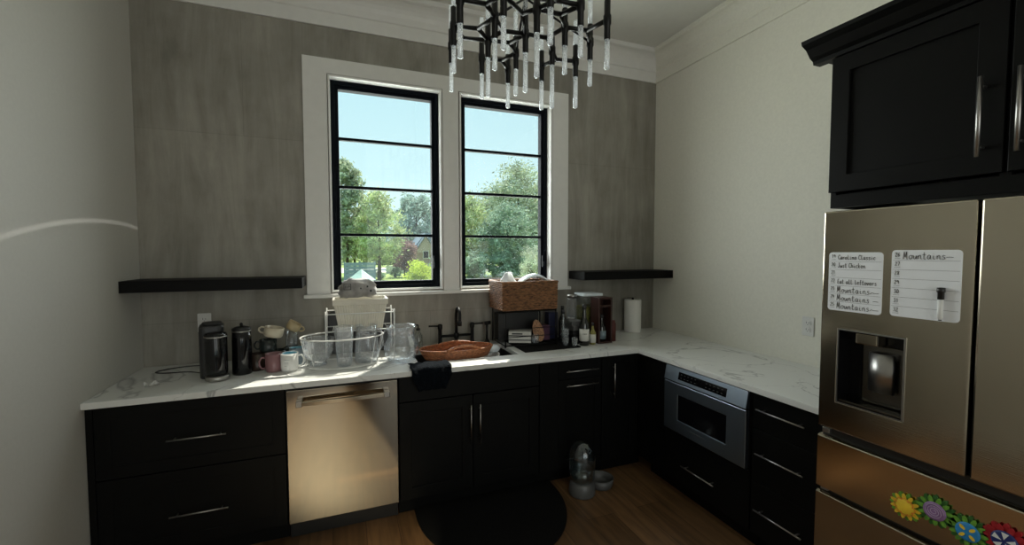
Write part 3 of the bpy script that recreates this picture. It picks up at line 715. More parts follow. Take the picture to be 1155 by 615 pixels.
part('lining', MB().grid_solid([-.212, -.206, .206, .212], [-.142, -.136, .136, .142], lambda x, y: not (abs(x) < .206 and abs(y) < .136), .004, .205, 'xy').box(-.206, .206, -.136, .136, .004, .010), 'wickerin', c)
part('woven_side', weave(rl(.218, .148, .222, .152), .004, .208, 17, .0066, .004, 150), 'wicker', c)
part('rim', MB().tube([(-.222, -.152, .212), (.222, -.152, .212), (.222, .152, .212), (-.222, .152, .212)], .0085, 8, True), 'wicker', c)
zt = CT + .276
c2 = MB().lathe([(.085, 0), (.070, .03), (.040, .075), (.014, .115), (.00001, .12)], n=28)
for i, v in enumerate(c2.v): v += Vector((.012 * math.sin(v.z * 60 + i), 0, 0))
solo('folded_napkin', c2, 'whitecloth', 'peaked white cloth standing up at the left in the wicker basket', 'napkin', (2.335, -.20, zt + .165))
pt = MB(); nn = 24
for k in range(nn):
    a = PI * k / (nn - 1); rr_ = .105
pv = []; pf = []
for i in range(25):
    for j in range(9):
        u = -1 + 2 * i / 24; v = -1 + 2 * j / 8
        x = .125 * u; pv.append((x, .055 * v * (1 - .3 * u * u), .075 * math.cos(u * 1.25) ** 1.0 - .02 * v * v))
for i in range(24):
    for j in range(8): pf.append((i * 9 + j, (i + 1) * 9 + j, (i + 1) * 9 + j + 1, i * 9 + j + 1))
pt.add(pv, pf, True)
o = solo('curved_tray', pt, 'whiteplast', 'glossy white curved plastic tray lying at the right in the wicker basket', 'tray', (2.545, -.20, zt + .192)); sm = o.modifiers.new('t', 'SOLIDIFY'); sm.thickness = .005
ZL = CT + .0245
b = solo('tea_box', MB().box(-.085, .085, -.055, .055, 0, .085), 'label', 'white box with dark stripes on the lower tier of the black stand', 'box', (2.415, -.24, ZL), -.45, bevel=.002)
c = part('dark_stripes', MB().box(-.086, .086, -.0562, -.0552, .018, .026).box(-.086, .086, -.0562, -.0552, .05, .058).box(-.06, .02, -.0562, -.0552, .064, .074), 'grey', b)
pl = MB(Matrix.Rotation(-.25, 4, 'X') @ Matrix.Rotation(-.15, 4, 'Y')); pl.prism([(.045 * math.cos(2 * PI * k / 28) * (1 - .15 * math.sin(2 * PI * k / 28)), .085 + .085 * math.sin(2 * PI * k / 28)) for k in range(28)], -.005, .005, 'y')
solo('wooden_paddle', pl, 'speckled', 'speckled brown oval paddle propped upright on the black stand', 'paddle', (2.562, -.295, ZL), bevel=.002)
vessel('glass_jar', 'small glass jar in front of the speckled brown paddle', 'jar', [(.022, 0), (.026, .01), (.026, .055), (.022, .062)], (2.502, -.33, ZL), 'etched')
solo('tea_box', MB().box(-.045, .045, -.045, .045, 0, .115), 'purple', 'plum-coloured box at the right end of the lower tier of the black stand', 'box', (2.612, -.215, ZL), bevel=.002)
solo('storage_tin', MB().box(-.04, .04, -.04, .04, 0, .215), 'navy', 'tall navy blue tin right of the black stand, near the wall', 'tin', (2.735, -.125, CT + .0085), bevel=.004)
solo('storage_bin', MB().grid_solid([-.17, -.165, .165, .17], [-.045, -.04, .04, .045], lambda x, y: not (abs(x) < .165 and abs(y) < .04), .002, .21, 'xy').box(-.17, .17, -.045, .045, 0, .002), 'blackplastic', 'black rectangular bin at the back of the lower tier of the black stand', 'bin', (2.44, -.105, ZL), bevel=.002)
def bottle(name, label, loc, r, h, m, cap=None, lab=None, neck=.35, lz=(.3, .6), labm='label'):
    c = thing(name, label, 'bottle', loc)
    hb = h * (1 - neck)
    part('bottle_body', MB().lathe([(r * .9, .0005), (r, .006), (r, hb * .92), (r * .85, hb), (r * .42, hb + h * neck * .3), (r * .36, h * .97), (r * .36, h)], n=28), m, c)
    if cap: part('cap', MB().lathe([(r * .44, h * .90), (r * .44, h + .006), (.00001, h + .007)], n=18), cap, c)
    if lab: part('bottle_label', MB().lathe([(r + .0006, h * lz[0]), (r + .0006, h * lz[1])], n=28), labm, c)
    return c
bw = bottle('wine_bottle', 'dark wine bottle with white label in front of the dark red wooden box', (2.862, -.435, CT), .037, .305, 'wine', 'grey', True, .42, (.12, .42))
wr = MB()
for k in range(5):
    a = -2.35 + .16 * k; wr.tube([(.0382 * math.cos(a + .05 * q), .0382 * math.sin(a + .05 * q), .088 + .007 * ((q + k) % 2)) for q in range(4)], .0009, 4)
part('label_script', wr, 'ink', bw)
bottle('sauce_bottle', 'small bottle with pale label between the wine bottle and the wooden box', (2.940, -.43, CT), .024, .16, 'amber', 'blackplastic', True, .4, (.1, .5))
bottle('oil_bottle', 'tall black-capped dark bottle just right of the wicker basket', (2.775, -.245, CT), .030, .28, 'wine', 'blackplastic', False, .35)
bottle('oil_bottle', 'clear bottle with dark cap standing beside the capsule trays', (2.735, -.335, CT + .0085), .026, .25, 'clearplastic', 'grey', False, .45)
for i, (x, y, z) in enumerate(((2.715, -.415, CT + .0085), (2.765, -.46, CT + .0085), (2.715, -.415, CT + .0095 + .062))):
    vessel('shot_glass', ['small clear glass left of the wine bottle, at the back of the pair', 'small clear glass nearest the wine bottle', 'small clear glass stacked on another left of the wine bottle'][i], 'glass',
           [(.018, 0), (.022, .01), (.024, .06)], (x, y, z), 'glass', .003, n=20)
for k in range(5):
    solo('capsule_tray', MB().box(-.055, .055, -.06, .06, 0, .034), 'blackplastic' if k < 3 else 'midgrey', ['black capsule tray, lowest of the stack behind the wine bottle', 'black capsule tray, second from the bottom of the stack behind the wine bottle',
         'black capsule tray in the middle of the stack behind the wine bottle', 'grey capsule tray, second from the top of the stack behind the wine bottle', 'grey capsule tray on top of the stack behind the wine bottle'][k], 'tray',
         (2.855 - .004 * k, -.325, CT + .0005 + .0355 * k), .1 * (k % 2), 'stacked capsule trays', .003)
c = thing('wooden_box', 'dark red open wooden bottle box standing upright on the counter', 'box', (3.045, -.385, CT))
part('box_frame', MB().grid_solid([-.062, -.048, .048, .062], [.001, .014, .345, .358], lambda x, z: not (abs(x) < .048 and .014 < z < .345), -.06, .06, 'xz').box(-.048, .048, .052, .06, .014, .345), 'redwood', c, .0015)
part('cross_strip', MB().box(-.047, .047, -.058, -.05, .285, .30), 'redwood', c)
bottle('liqueur_bottle', 'dark bottle with grey label inside the dark red wooden box', (3.045, -.39, CT + .0145), .034, .20, 'wine', 'grey', True, .4, (.08, .4), 'bluegrey')
c = thing('glass_canister', 'square clear canister with white lid and olive contents, behind the wooden box', 'canister', (3.030, -.215, CT))
part('canister_body', MB().prism(rrect(-.085, .085, -.08, .08, .02), .001, .355, 'z'), 'clearplastic', c)
part('contents', MB().prism(rrect(-.080, .080, -.075, .075, .02), .004, .27, 'z'), 'amber', c)
part('lid', MB().prism(rrect(-.092, .092, -.087, .087, .022), .356, .376, 'z'), 'whiteplast', c, .004)
for i, z in enumerate((0, .185)):
    c = thing('spice_jar', ['tall glass jar with steel lid behind the capsule trays, lower of two stacked', 'glass jar with steel lid stacked on another, left of the glass canister'][i], 'jar', (2.885, -.200, CT + z))
    part('jar_body', MB().lathe([(.040, .0008), (.042, .008), (.042, .145), (.036, .155)], n=28), 'etched', c)
    part('lid', MB().lathe([(.040, .156), (.040, .180), (.00001, .182)], n=28), 'steelh', c)
solo('spice_tin', MB().lathe([(.024, .0005), (.024, .14), (.018, .15), (.018, .165), (.00001, .166)], n=24), 'red', 'red and dark spice tin at the right side of the wooden box', 'tin', (3.160, -.375, CT))
c = thing('paper_towel_roll', 'white paper towel roll standing near the right corner of the counter', 'paper towel', (3.552, -.105, CT))
part('roll', MB().lathe([(.019, .002), (.072, .002), (.073, .006), (.073, .286), (.072, .290), (.019, .290), (.019, .002)], n=40), 'paperroll', c)
part('spindle', MB().lathe([(.010, .001), (.010, .300), (.006, .306), (.00001, .307)], n=16), 'blackmetal', c)

# ------------------------------------------------------------------ floor things
c = thing('floor_mat', 'black half-round mat on the floor in front of the sink cabinet', 'mat', (2.02, -.575, 0))
pm_ = [(-.47, 0)] + [(-.47 * math.cos(a), -.12 - .56 * math.sin(a)) for a in [PI * k / 30 for k in range(31)]] + [(.47, 0)]
part('mat_pad', MB().prism(pm_, .0005, .014, 'z'), 'rubber', c, .003)
c = thing('pet_waterer', 'grey gravity pet water dispenser with clear bottle on the floor', 'pet waterer', (2.635, -.80, 0))
part('base', MB().lathe([(.086, .0008), (.090, .01), (.086, .05), (.080, .085), (.074, .09), (.00001, .09)], n=36), 'midgrey', c)
part('bottle', MB().lathe([(.070, .092), (.084, .11), (.090, .25), (.082, .30), (.052, .345), (.00001, .355)], n=36), 'clearplastic', c)
part('water', MB().lathe([(.062, .096), (.070, .11), (.073, .17), (.00001, .171)], n=32), 'water', c)
part('drinking_bowl', MB().shell([(.075, .0008), (.082, .02), (.088, .062)], .006, (.17, .035, 0), 36), 'midgrey', c)
part('spout_bridge', MB().box(.07, .11, -.005, .055, .035, .06), 'midgrey', c, .006)

# ------------------------------------------------------------------ refrigerator
FX, FY = 2.98, -2.100
c = thing('refrigerator', 'stainless steel french-door refrigerator with water dispenser at the right', 'refrigerator', (FX, FY, 0), -PI / 2)
part('cabinet_body', MB().box(.004, .911, .085, .84, .02, 1.765), 'grey', c, .004)
ld = part('left_door', MB().grid_solid([0, .069, .285, .4555], [.912, 1.030, 1.320, 1.785], lambda x, z: not (.069 < x < .285 and 1.03 < z < 1.32), 0, .075, 'xz'), 'steel', c, .006)
rd = part('right_door', MB().box(.4635, .915, 0, .075, .912, 1.785), 'steel', c, .006)
md = part('middle_drawer', MB().prism([(0, .66), (.075, .66), (.075, .876), (.012, .876), (0, .870)], 0, .915, 'x'), 'steel', c, .003)
bd = part('freezer_drawer', MB().prism([(0, .07), (.075, .07), (.075, .640), (.012, .640), (0, .634)], 0, .915, 'x'), 'steel', c, .003)
part('pocket_gap', MB().box(.004, .911, .03, .084, .6405, .6595).box(.004, .911, .03, .084, .8765, .9115), 'blackplastic', c)
for z in (.885, .646): part('hinge', MB().box(.012, .04, .012, .028, z, z + .02), 'steelh', c, .002)
dp = MB().box(.069, .285, .072, .076, 1.03, 1.32).box(.0695, .072, .002, .072, 1.031, 1.319).box(.282, .2845, .002, .072, 1.031, 1.319).box(.072, .282, .002, .072, 1.316, 1.3195).box(.072, .282, .002, .072, 1.0305, 1.034)
rc = part('dispenser_recess', dp, 'blackglass', ld)
part('dispenser_frame', MB().grid_solid([.066, .0705, .2835, .288], [1.027, 1.0315, 1.3185, 1.323], lambda x, z: not (.0705 < x < .2835 and 1.0315 < z < 1.3185), -.002, .004, 'xz'), 'steelh', rc)
part('nozzle_block', MB().prism(rrect(.115, .195, .02, .07, .008), 1.272, 1.314, 'z'), 'steel', rc, .003)
part('back_panel', MB().box(.125, .26, .058, .071, 1.045, 1.268), 'darksteel', rc, .002)
pd = MB(); k_ = 12
pd.add([p for i in range(k_ + 1) for p in [(.155 + .085 * i / k_, .040 - .016 * math.sin(PI * i / k_), z) for z in (1.10, 1.245)]], [(2 * i, 2 * i + 2, 2 * i + 3, 2 * i + 1) for i in range(k_)], True)
pp = part('paddle', pd, 'steelh', rc); sm = pp.modifiers.new('t', 'SOLIDIFY'); sm.thickness = .008
part('drip_tray', MB().box(.075, .279, .004, .07, 1.0345, 1.042), 'darksteel', rc, .001)

# whiteboards with handwriting (simple stroke alphabet)
G = {
 'C': [[(.9, .8), (.6, 1), (.2, .8), (.08, .4), (.3, .05), (.7, .02), (.9, .2)]], 'J': [[(.2, 1), (.9, 1)], [(.6, 1), (.6, .2), (.35, 0), (.1, .2)]],
 'E': [[(.85, 1), (.3, .95), (.2, .55), (.6, .52)], [(.2, .55), (.15, .05), (.85, .0)]], 'M': [[(.0, 0), (.15, .95), (.2, .95), (.45, .25), (.75, 1), (.82, .9), (.9, .0), (1, .02)]],
 'a': [[(.8, .5), (.4, .58), (.1, .3), (.3, .0), (.6, .1), (.8, .5), (.8, .08), (1, .05)]], 'r': [[(.1, .5), (.25, .5), (.25, 0)], [(.25, .35), (.5, .55), (.85, .5)]],
 'o': [[(.5, .55), (.1, .35), (.3, 0), (.75, .1), (.8, .45), (.5, .55)], [(.75, .5), (1, .45)]], 'l': [[(.3, 1), (.3, .1), (.6, 0), (.9, .08)]], 'i': [[(.4, .5), (.4, .05), (.8, .05)], [(.4, .72), (.42, .76)]],
 'n': [[(.1, .5), (.15, 0)], [(.13, .3), (.45, .55), (.7, .45), (.75, .05), (1, .05)]], 's': [[(.8, .5), (.4, .55), (.3, .35), (.7, .25), (.6, .0), (.1, .03)]], 'u': [[(.1, .5), (.15, .1), (.45, 0), (.75, .5), (.78, .06), (1, .05)]],
 't': [[(.4, .95), (.38, .1), (.6, .0), (.9, .06)], [(.05, .62), (.8, .66)]], 'h': [[(.15, 1), (.15, 0)], [(.15, .3), (.5, .55), (.75, .4), (.8, 0)]], 'c': [[(.8, .48), (.45, .56), (.12, .3), (.35, 0), (.85, .08)]],
 'k': [[(.15, 1), (.15, 0)], [(.7, .55), (.2, .25), (.8, .0)]], 'e': [[(.12, .28), (.75, .34), (.6, .56), (.25, .5), (.12, .25), (.4, 0), (.9, .1)]], 'f': [[(.8, .95), (.5, 1), (.4, .8), (.4, -.1)], [(.1, .5), (.75, .52)]],
 'v': [[(.1, .5), (.4, .0), (.75, .5), (.95, .5)]],
 '0': [[(.5, 1), (.1, .6), (.3, 0), (.75, .1), (.85, .7), (.5, 1)]], '1': [[(.3, .8), (.55, 1), (.5, 0)]], '2': [[(.1, .8), (.45, 1), (.8, .75), (.1, 0), (.9, .02)]],
 '3': [[(.1, .95), (.7, .95), (.4, .55), (.85, .3), (.5, 0), (.1, .1)]], '4': [[(.2, 1), (.1, .4), (.85, .42)], [(.7, .9), (.65, 0)]], '5': [[(.85, 1), (.25, 1), (.2, .55), (.75, .5), (.7, .05), (.1, .03)]],
 '6': [[(.75, 1), (.2, .5), (.25, .05), (.75, .1), (.7, .45), (.2, .35)]], '7': [[(.1, 1), (.85, 1), (.4, 0)]], '8': [[(.8, .85), (.4, 1), (.2, .75), (.8, .25), (.4, 0), (.15, .25), (.75, .7), (.8, .85)]],
 '9': [[(.75, .7), (.4, 1), (.15, .7), (.5, .5), (.8, .8), (.7, 0)]], '-': [[(0, .28), (.6, .32), (1.5, .28)]], '~': [[(0, .1), (.5, .35), (1.0, .25), (2.4, .26)]],
}
def write(mb, s, x, z, h, w, r=.00075, y=-.0025):
    for ch in s:
        if ch == ' ': x += w * .75; continue
        for st in G[ch]:
            pts = smooth_path([(x + p[0] * w * .92, y, z + p[1] * h) for p in st], 3); mb.tube(pts, r, 5)
        x += w * (1.5 if ch == '-' else 2.4 if ch == '~' else 1.2 if ch == 'M' else 1.0)
    return x
def whiteboard(label, x0, x1, z0, z1, rows):
    c = thing('whiteboard', label, 'whiteboard', (FX, FY - (x0 + x1) / 2, (z0 + z1) / 2), -PI / 2)
    hw, hh = (x1 - x0) / 2, (z1 - z0) / 2
    bd_ = part('panel', MB().prism(rrect(-hw, hw, -hh, hh, .012), -.002, -.0003, 'y'), 'board', c)
    ln = MB(); nr = len(rows); rh = (2 * hh - .008) / nr
    wt = MB()
    for i, (num, txt, big) in enumerate(rows):
        zb = hh - .004 - rh * (i + 1)
        if i < nr - 1: ln.box(-hw + .004, hw - .004, -.0026, -.0019, zb - .0004, zb + .0004)
        write(wt, num, -hw + .010, zb + rh * .42, rh * .42, .0075, .0007)
        wt.tube([(-hw + .008, -.0025, zb + rh * .22), (-hw + .026, -.0025, zb + rh * .24)], .0004, 4)
        if txt: write(wt, txt, -hw + .034, zb + rh * (.16 if big else .25), rh * (.74 if big else .55), (.0125 if big == 1 else .0163) if big else .0082, .0009 if big == 2 else .0008)
    part('ruled_lines', ln, 'ruled', bd_); part('handwriting', wt, 'ink', bd_)
whiteboard('white magnetic meal board on the left, with seven handwritten rows', .026, .212, 1.393, 1.622,
    [('19', 'Carolina Classic', 0), ('20', 'Just Chicken', 0), ('21', '', 0), ('22', 'Eat all leftovers', 0), ('23', 'Mountains~', 1), ('24', 'Mountains -', 1), ('25', 'Mountains~', 1)])
whiteboard('white magnetic meal board on the right, mostly empty with Mountains on top', .238, .426, 1.397, 1.630,
    [('26', 'Mountains-', 1), ('27', '', 0), ('28', '', 0), ('29', '', 0), ('30', '', 0), ('31', '', 0), ('32', '', 0)])
c = thing('dry_erase_marker', 'white dry erase marker with black cap stuck to the right meal board', 'marker', (FX - .0105, FY - .381, 1.403))
part('barrel', MB().lathe([(.004, 0), (.0075, .004), (.0075, .068), (.00001, .069)], n=16), 'plate', c)
part('cap', MB().lathe([(.0085, .066), (.0085, .088), (.0105, .09), (.0105, .104), (.00001, .105)], n=16), 'blackplastic', c)
part('end_plug', MB().lathe([(.0045, -.003), (.0045, 0)], n=12), 'blackplastic', c)

# felt flower magnets
def flower(name, label, yl, z, r, petals, pm1, pm2, center, detail, rot=0):
    c = thing(name, label, 'magnet', (FX - .0005, FY - yl, z), -PI / 2)
    for lay, (mm, rr, off, y0) in enumerate(((pm2, r, .5, -.006), (pm1, r * .93, 0, -.010))):
        pmsh = MB()
        for k in range(petals):
            a = 2 * PI * (k + off) / petals + rot; d = Vector((math.cos(a), math.sin(a))); q = Vector((-d.y, d.x)); w_ = rr * 2.3 / petals
            poly = []
            for u, v in ((.35, -.6), (.7, -1), (.9, -.75), (1.0, 0), (.9, .75), (.7, 1), (.35, .6)):
                pnt = d * rr * u + q * w_ * v * .62; poly.append((pnt.x, pnt.y))
            pmsh.prism(poly, y0, -.0002 if lay == 0 else y0 + .0035, 'y')
        part('petal_ring', pmsh, mm, c)
    part('flower_center', MB(Matrix.Rotation(PI / 2, 4, 'X')).lathe([(r * .56, .008), (r * .56, .0125), (r * .45, .0145), (.00001, .0150)], n=28), center, c)
    part('center_pattern', detail(r), {'yellow': 'orange', 'mauve': 'lilac', 'cyan': 'yellow', 'navyf': 'plate'}[center], c)
Ry = Matrix.Rotation(PI / 2, 4, 'X')
def swirl(r): return MB().tube([(r * .48 * (1 - k / 70) * math.cos(k * .35), -.0150, r * .48 * (1 - k / 70) * math.sin(k * .35)) for k in range(60)], .0009, 5)
def dots(r):
    mb = MB()
    for k in range(4):
        a = PI / 4 + PI / 2 * k; poly = [(r * .32 * math.cos(a) + r * .17 * math.cos(t) * math.cos(a) - r * .09 * math.sin(t) * math.sin(a), r * .32 * math.sin(a) + r * .17 * math.cos(t) * math.sin(a) + r * .09 * math.sin(t) * math.cos(a)) for t in [2 * PI * j / 12 for j in range(12)]]
        mb.prism(poly, -.0160, -.0135, 'y')
    return mb.lathe([(r * .08, .0)], n=8) if False else mb
def tris(r):
    mb = MB()
    for k in range(5):
        a = PI / 2 + 2 * PI * k / 5
        mb.prism([(r * .10 * math.cos(a), r * .10 * math.sin(a)), (r * .50 * math.cos(a - .38), r * .50 * math.sin(a - .38)), (r * .50 * math.cos(a + .22), r * .50 * math.sin(a + .22))], -.0160, -.0135, 'y')
    return mb
def loops(r):
    mb = MB()
    for k in range(8):
        a = 2 * PI * k / 8; mb.tube([(r * .42 * math.cos(a) + r * .22 * math.cos(t), -.0135, r * .42 * math.sin(a) + r * .22 * math.sin(t)) for t in [2 * PI * j / 10 for j in range(10)]], .0010, 5, True)
    return mb
flower('flower_magnet', 'yellow felt flower magnet with orange loops, leftmost on the refrigerator drawer', .310, .738, .048, 11, 'yellow', 'green', 'yellow', loops)
flower('flower_magnet', 'green felt flower magnet with a swirled purple center', .390, .768, .053, 11, 'green', 'dgreen', 'mauve', swirl, .2)
flower('flower_magnet', 'green felt flower magnet with a blue center and four yellow dots', .472, .748, .052, 11, 'green', 'dgreen', 'cyan', dots, .1)
flower('flower_magnet', 'crimson felt flower magnet with white triangles on navy, rightmost on the drawer', .552, .770, .052, 10, 'redf', 'redf', 'navyf', tris)

# upper cabinet over the refrigerator
c = thing('upper_cabinet', 'black shaker wall cabinet with crown above the refrigerator', 'cabinet', (3.10, -2.045, 0), -PI / 2)
UW = 1.06; ud = W - 3.10 - .003
part('carcass', MB().box(.001, .018, .021, ud, 1.808, 2.43).box(UW - .018, UW, .021, ud, 1.808, 2.43).box(.018, UW - .018, .021, ud, 1.85, 1.868).box(.018, UW - .018, .021, ud, 2.41, 2.43), 'cab', c)
part('face_frame', MB().grid_solid([.001, .022, .508, .535, 1.02, UW], [1.808, 1.862, 2.395, 2.43], lambda x, z: not ((.022 < x < .508 or .535 < x < 1.02) and 1.862 < z < 2.395), .0, .02, 'xz'), 'cab', c)
for x0, x1, hx in ((.004, .520, .475), (.532, UW - .004, .562)):
    d = part('door', shaker(MB(Matrix.Translation((0, -.021, 0))), x0, x1, 1.872, 2.425, rail=.068, rec=.012), 'cab', c, .0015)
    pull(d, (hx, -.055, 1.925), (hx, -.055, 2.175), r=.0065)
pf_ = [(.02, 2.431), (-.022, 2.431), (-.026, 2.445), (-.045, 2.455), (-.070, 2.485), (-.098, 2.50), (-.102, 2.515), (.02, 2.515)]
cm = MB().prism(pf_, -.075, UW + .02, 'x')
part('crown', cm.box(-.06, .02, .02, ud, 2.445, 2.515), 'cab', c)

# ------------------------------------------------------------------ chandelier
c = thing('chandelier', 'black branching chandelier with bubbled crystal rods hanging from the ceiling', 'chandelier', (1.93, -1.48, 2.58))
rods = [(1.646,-1.321,2.728,2.556,2.467),(1.694,-1.070,2.757,2.587,2.445),(1.589,-1.657,2.66,2.482,2.354),(1.823,-1.177,2.668,2.511,2.423),(1.790,-1.380,2.656,2.502,2.330),
(1.753,-1.581,2.66,2.489,2.364),(1.735,-1.734,2.66,2.497,2.406),(1.980,-1.131,2.650,2.503,2.377),(1.963,-1.285,2.670,2.514,2.389),(1.928,-1.487,2.665,2.501,2.330),
(1.883,-1.707,2.66,2.477,2.306),(2.122,-1.240,2.647,2.496,2.352),(1.875,-1.842,2.66,2.501,2.370),(2.105,-1.394,2.645,2.513,2.310),(2.066,-1.594,2.664,2.508,2.389),
(2.043,-1.767,2.66,2.505,2.417),(2.233,-1.392,2.627,2.477,2.327),(2.247,-1.502,2.675,2.515,2.436),(2.178,-1.746,2.640,2.486,2.367)]
ox, oy, oz = 1.93, -1.48, 2.58
for i, (x, y, zt_, zb, zc) in enumerate(rods):
    X, Y = x - ox, y - oy; zj = (zt_ + zb) / 2 - oz
    t_ = part('tube', MB().lathe([(.012, zb - oz), (.013, zb - oz + .002), (.013, zj - .022), (.0165, zj - .016), (.0165, zj + .016), (.013, zj + .022), (.013, zt_ - oz - .002), (.0105, zt_ - oz)], (X, Y, 0), 16), 'blackmetal', c)
    lc = max(zb - zc, .12)
    part('crystal_rod', MB().lathe([(.0105, zb - oz - .001), (.0105, zb - oz - lc + .003), (.006, zb - oz - lc), (.00001, zb - oz - lc - .001)], (X, Y, 0), 14), 'crystal', t_)
    part('crystal_rod', MB().lathe([(.0105, zt_ - oz + .001), (.0105, zt_ - oz + .115), (.006, zt_ - oz + .118), (.00001, zt_ - oz + .119)], (X, Y, 0), 14), 'crystal', t_)
def jn(i): x, y, a, b, _ = rods[i]; return Vector((x - ox, y - oy, (a + b) / 2 - oz))
br = MB()
for tri in ((2, 5, 6), (6, 10, 9), (5, 4, 9), (9, 8, 4), (8, 7, 3), (0, 4, 1), (0, 5, 4), (12, 10, 15), (14, 13, 9), (14, 17, 18), (13, 11, 16), (14, 15, 10)):
    cen = sum((jn(i) for i in tri), Vector()) / 3
    for i in tri: br.tube([jn(i), cen], .0095, 10)
part('branches', br, 'blackmetal', c)
st = MB().tube([(0, 0, .0), (0, 0, H - oz - .02)], .009, 12)
for i in (5, 17, 8, 15): st.tube([jn(i), (0, 0, .16)], .005, 8)
part('stem', st, 'blackmetal', c)
part('canopy', MB().lathe([(.065, H - oz - .03), (.07, H - oz - .02), (.07, H - oz - .0005)], n=32), 'blackmetal', c)

# ------------------------------------------------------------------ outside
GZ = -.4
struct('ground', MB().box(-80, 120, .6, 160, GZ - .2, GZ), 'lawn')
struct('driveway', MB().box(-20, 60, 42, 56, GZ, GZ + .03), 'road')
def foliage(cx, cy, z0, z1, rad, n, size, seed, cl=60, top=.5):
    rnd = random.Random(seed); vs = []; fs = []; zc = (z0 + z1) / 2; hz = (z1 - z0) / 2
    for q in range(n // cl):
        while True:
            p = Vector((rnd.uniform(-1, 1), rnd.uniform(-1, 1), rnd.uniform(-1, 1)))
            l = p.length
            if .45 < l < 1 or (l <= .45 and rnd.random() < .25): break
        taper = 1 - top * max(0, p.z) ** 1.3
        C_ = Vector((p.x * rad * taper, p.y * rad * taper, zc + p.z * hz)); cr = rad * rnd.uniform(.10, .2)
        for k in range(cl):
            g = C_ + Vector((rnd.gauss(0, cr), rnd.gauss(0, cr), rnd.gauss(0, cr * .7)))
            a = Vector((rnd.gauss(0, 1), rnd.gauss(0, 1), rnd.gauss(0, 1))).normalized(); b = a.orthogonal().normalized()
            s = size * rnd.uniform(.6, 1.3); o = len(vs)
            vs += [g - a * s, g + b * s * .5, g + a * s, g - b * s * .5]; fs.append((o, o + 1, o + 2, o + 3))
    mb = MB(); mb.v = vs; mb.f = fs; return mb
def tree(name, label, x, y, z0, z1, rad, m, n, size, seed, trunk=.16, top=.5, cat='tree'):
    c = thing(name, label, cat, (x, y, GZ))
    part('foliage', foliage(0, 0, z0 - GZ, z1 - GZ, rad, n, size, seed, top=top), m, c)
    tk = MB(); hb = z0 - GZ + (z1 - z0) * .75
    tk.tube([(0, 0, .001), (.05, 0, hb * .5), (-.04, .02, hb)], [trunk, trunk * .7, trunk * .25], 8)
    rnd = random.Random(seed)
    for k in range(7):
        a = rnd.uniform(0, 2 * PI); zz = (z0 - GZ) + (z1 - z0) * rnd.uniform(.05, .55)
        tk.tube([(0, 0, zz), (math.cos(a) * rad * .6, math.sin(a) * rad * .6, zz + rad * .6)], [trunk * .35, trunk * .1], 6)
    part('trunk', tk, 'bark', c)
GT = 'garden trees beyond the windows'
tree('leafy_tree', 'tall airy green tree at the far left of the left window', 1.35, 32, 1.2, 8.7, 1.35, 'leafB', 8500, .17, 1, .12, .15)
tree('leafy_tree', 'fresh green broad tree in the middle of the left window', 3.55, 30, .7, 6.0, 1.75, 'leafA', 6500, .13, 2, .15, .55)
tree('leafy_tree', 'lower green tree behind the fence at the left of the left window', 1.9, 34, .5, 4.2, 1.7, 'leafB', 5000, .14, 12, .12, .5)
tree('leafy_tree', 'bluish tree farthest away at the right of the left window', 9.7, 52, 2.4, 8.9, 2.8, 'leafC', 5500, .26, 3, .2, .35)
tree('purple_tree', 'small purple-leaved tree left of the house', 5.75, 33, .1, 3.0, 1.0, 'leafR', 3500, .10, 4, .08, .4)
tree('garden_shrub', 'bright yellow-green shrub low at the right of the left window', 3.75, 13, .1, 1.32, .55, 'shrub1', 3600, .045, 5, .04, .2, 'shrub')
tree('leafy_tree', 'tallest full green tree in the right window', 15.9, 33, 1.2, 9.3, 3.7, 'leafB', 16000, .15, 6, .25, .55)
tree('leafy_tree', 'shorter green tree at the left of the right window', 10.6, 30, .4, 6.0, 2.1, 'leafA', 8000, .13, 7, .18, .5)
tree('leafy_tree', 'deep green tree standing in front of the tallest tree in the right window', 12.6, 27, .3, 5.2, 2.2, 'leafD', 9000, .12, 8, .18, .4)
tree('leafy_tree', 'green tree at the right edge of the right window', 16.8, 30, .3, 6.2, 2.3, 'leafB', 7000, .13, 9, .18, .4)
tree('flowering_shrub', 'white-blossomed shrub low at the right of the right window', 8.9, 14, .2, 1.95, .72, 'leafW', 4200, .045, 10, .04, .2, 'shrub')
for i, (x, lab) in enumerate(((7.6, 'low rounded hedge shrub between the two windows'), (9.6, 'low dark hedge shrub at the left bottom of the right window'), (11.6, 'low dark hedge shrub under the middle trees of the right window'), (13.4, 'low dark hedge shrub at the right bottom of the right window'))):
    tree('hedge_shrub', lab, x, 26 - .3 * i, -.3, 1.7, 1.05, 'leafD', 3600, .09, 20 + i, .05, .1, 'shrub')
for i, (x, y, h_, r_) in enumerate(((-6, 72, 9, 5.5), (9, 76, 7.5, 5.5), (21.5, 74, 8, 5.5), (34, 72, 10, 5.5))):
    tree('distant_tree', ['distant wooded mass behind the fence, leftmost', 'distant tree mass behind the house roof', 'distant tree mass between the two windows', 'distant tree mass behind the right window trees'][i], x, y, 0, h_ * .62, r_, ('leafC', 'leafC', 'leafB', 'leafC')[i], 6500, .45, 30 + i, .3, .4)
for i, (px_, y) in enumerate(((3.6, 31), (5.3, 35), (5.0, 33), (6.4, 34), (7.5, 36))):
    tree('hedge_shrub', ['small round grey-green shrub nearest the fence', 'small round shrub left of the purple tree', 'small round shrub below the purple tree', 'small round shrub before the house, left one', 'small round shrub before the house, right one'][i], px_, y, GZ, .35, .45, 'leafD', 1200, .07, 40 + i, .03, .1, 'shrub')
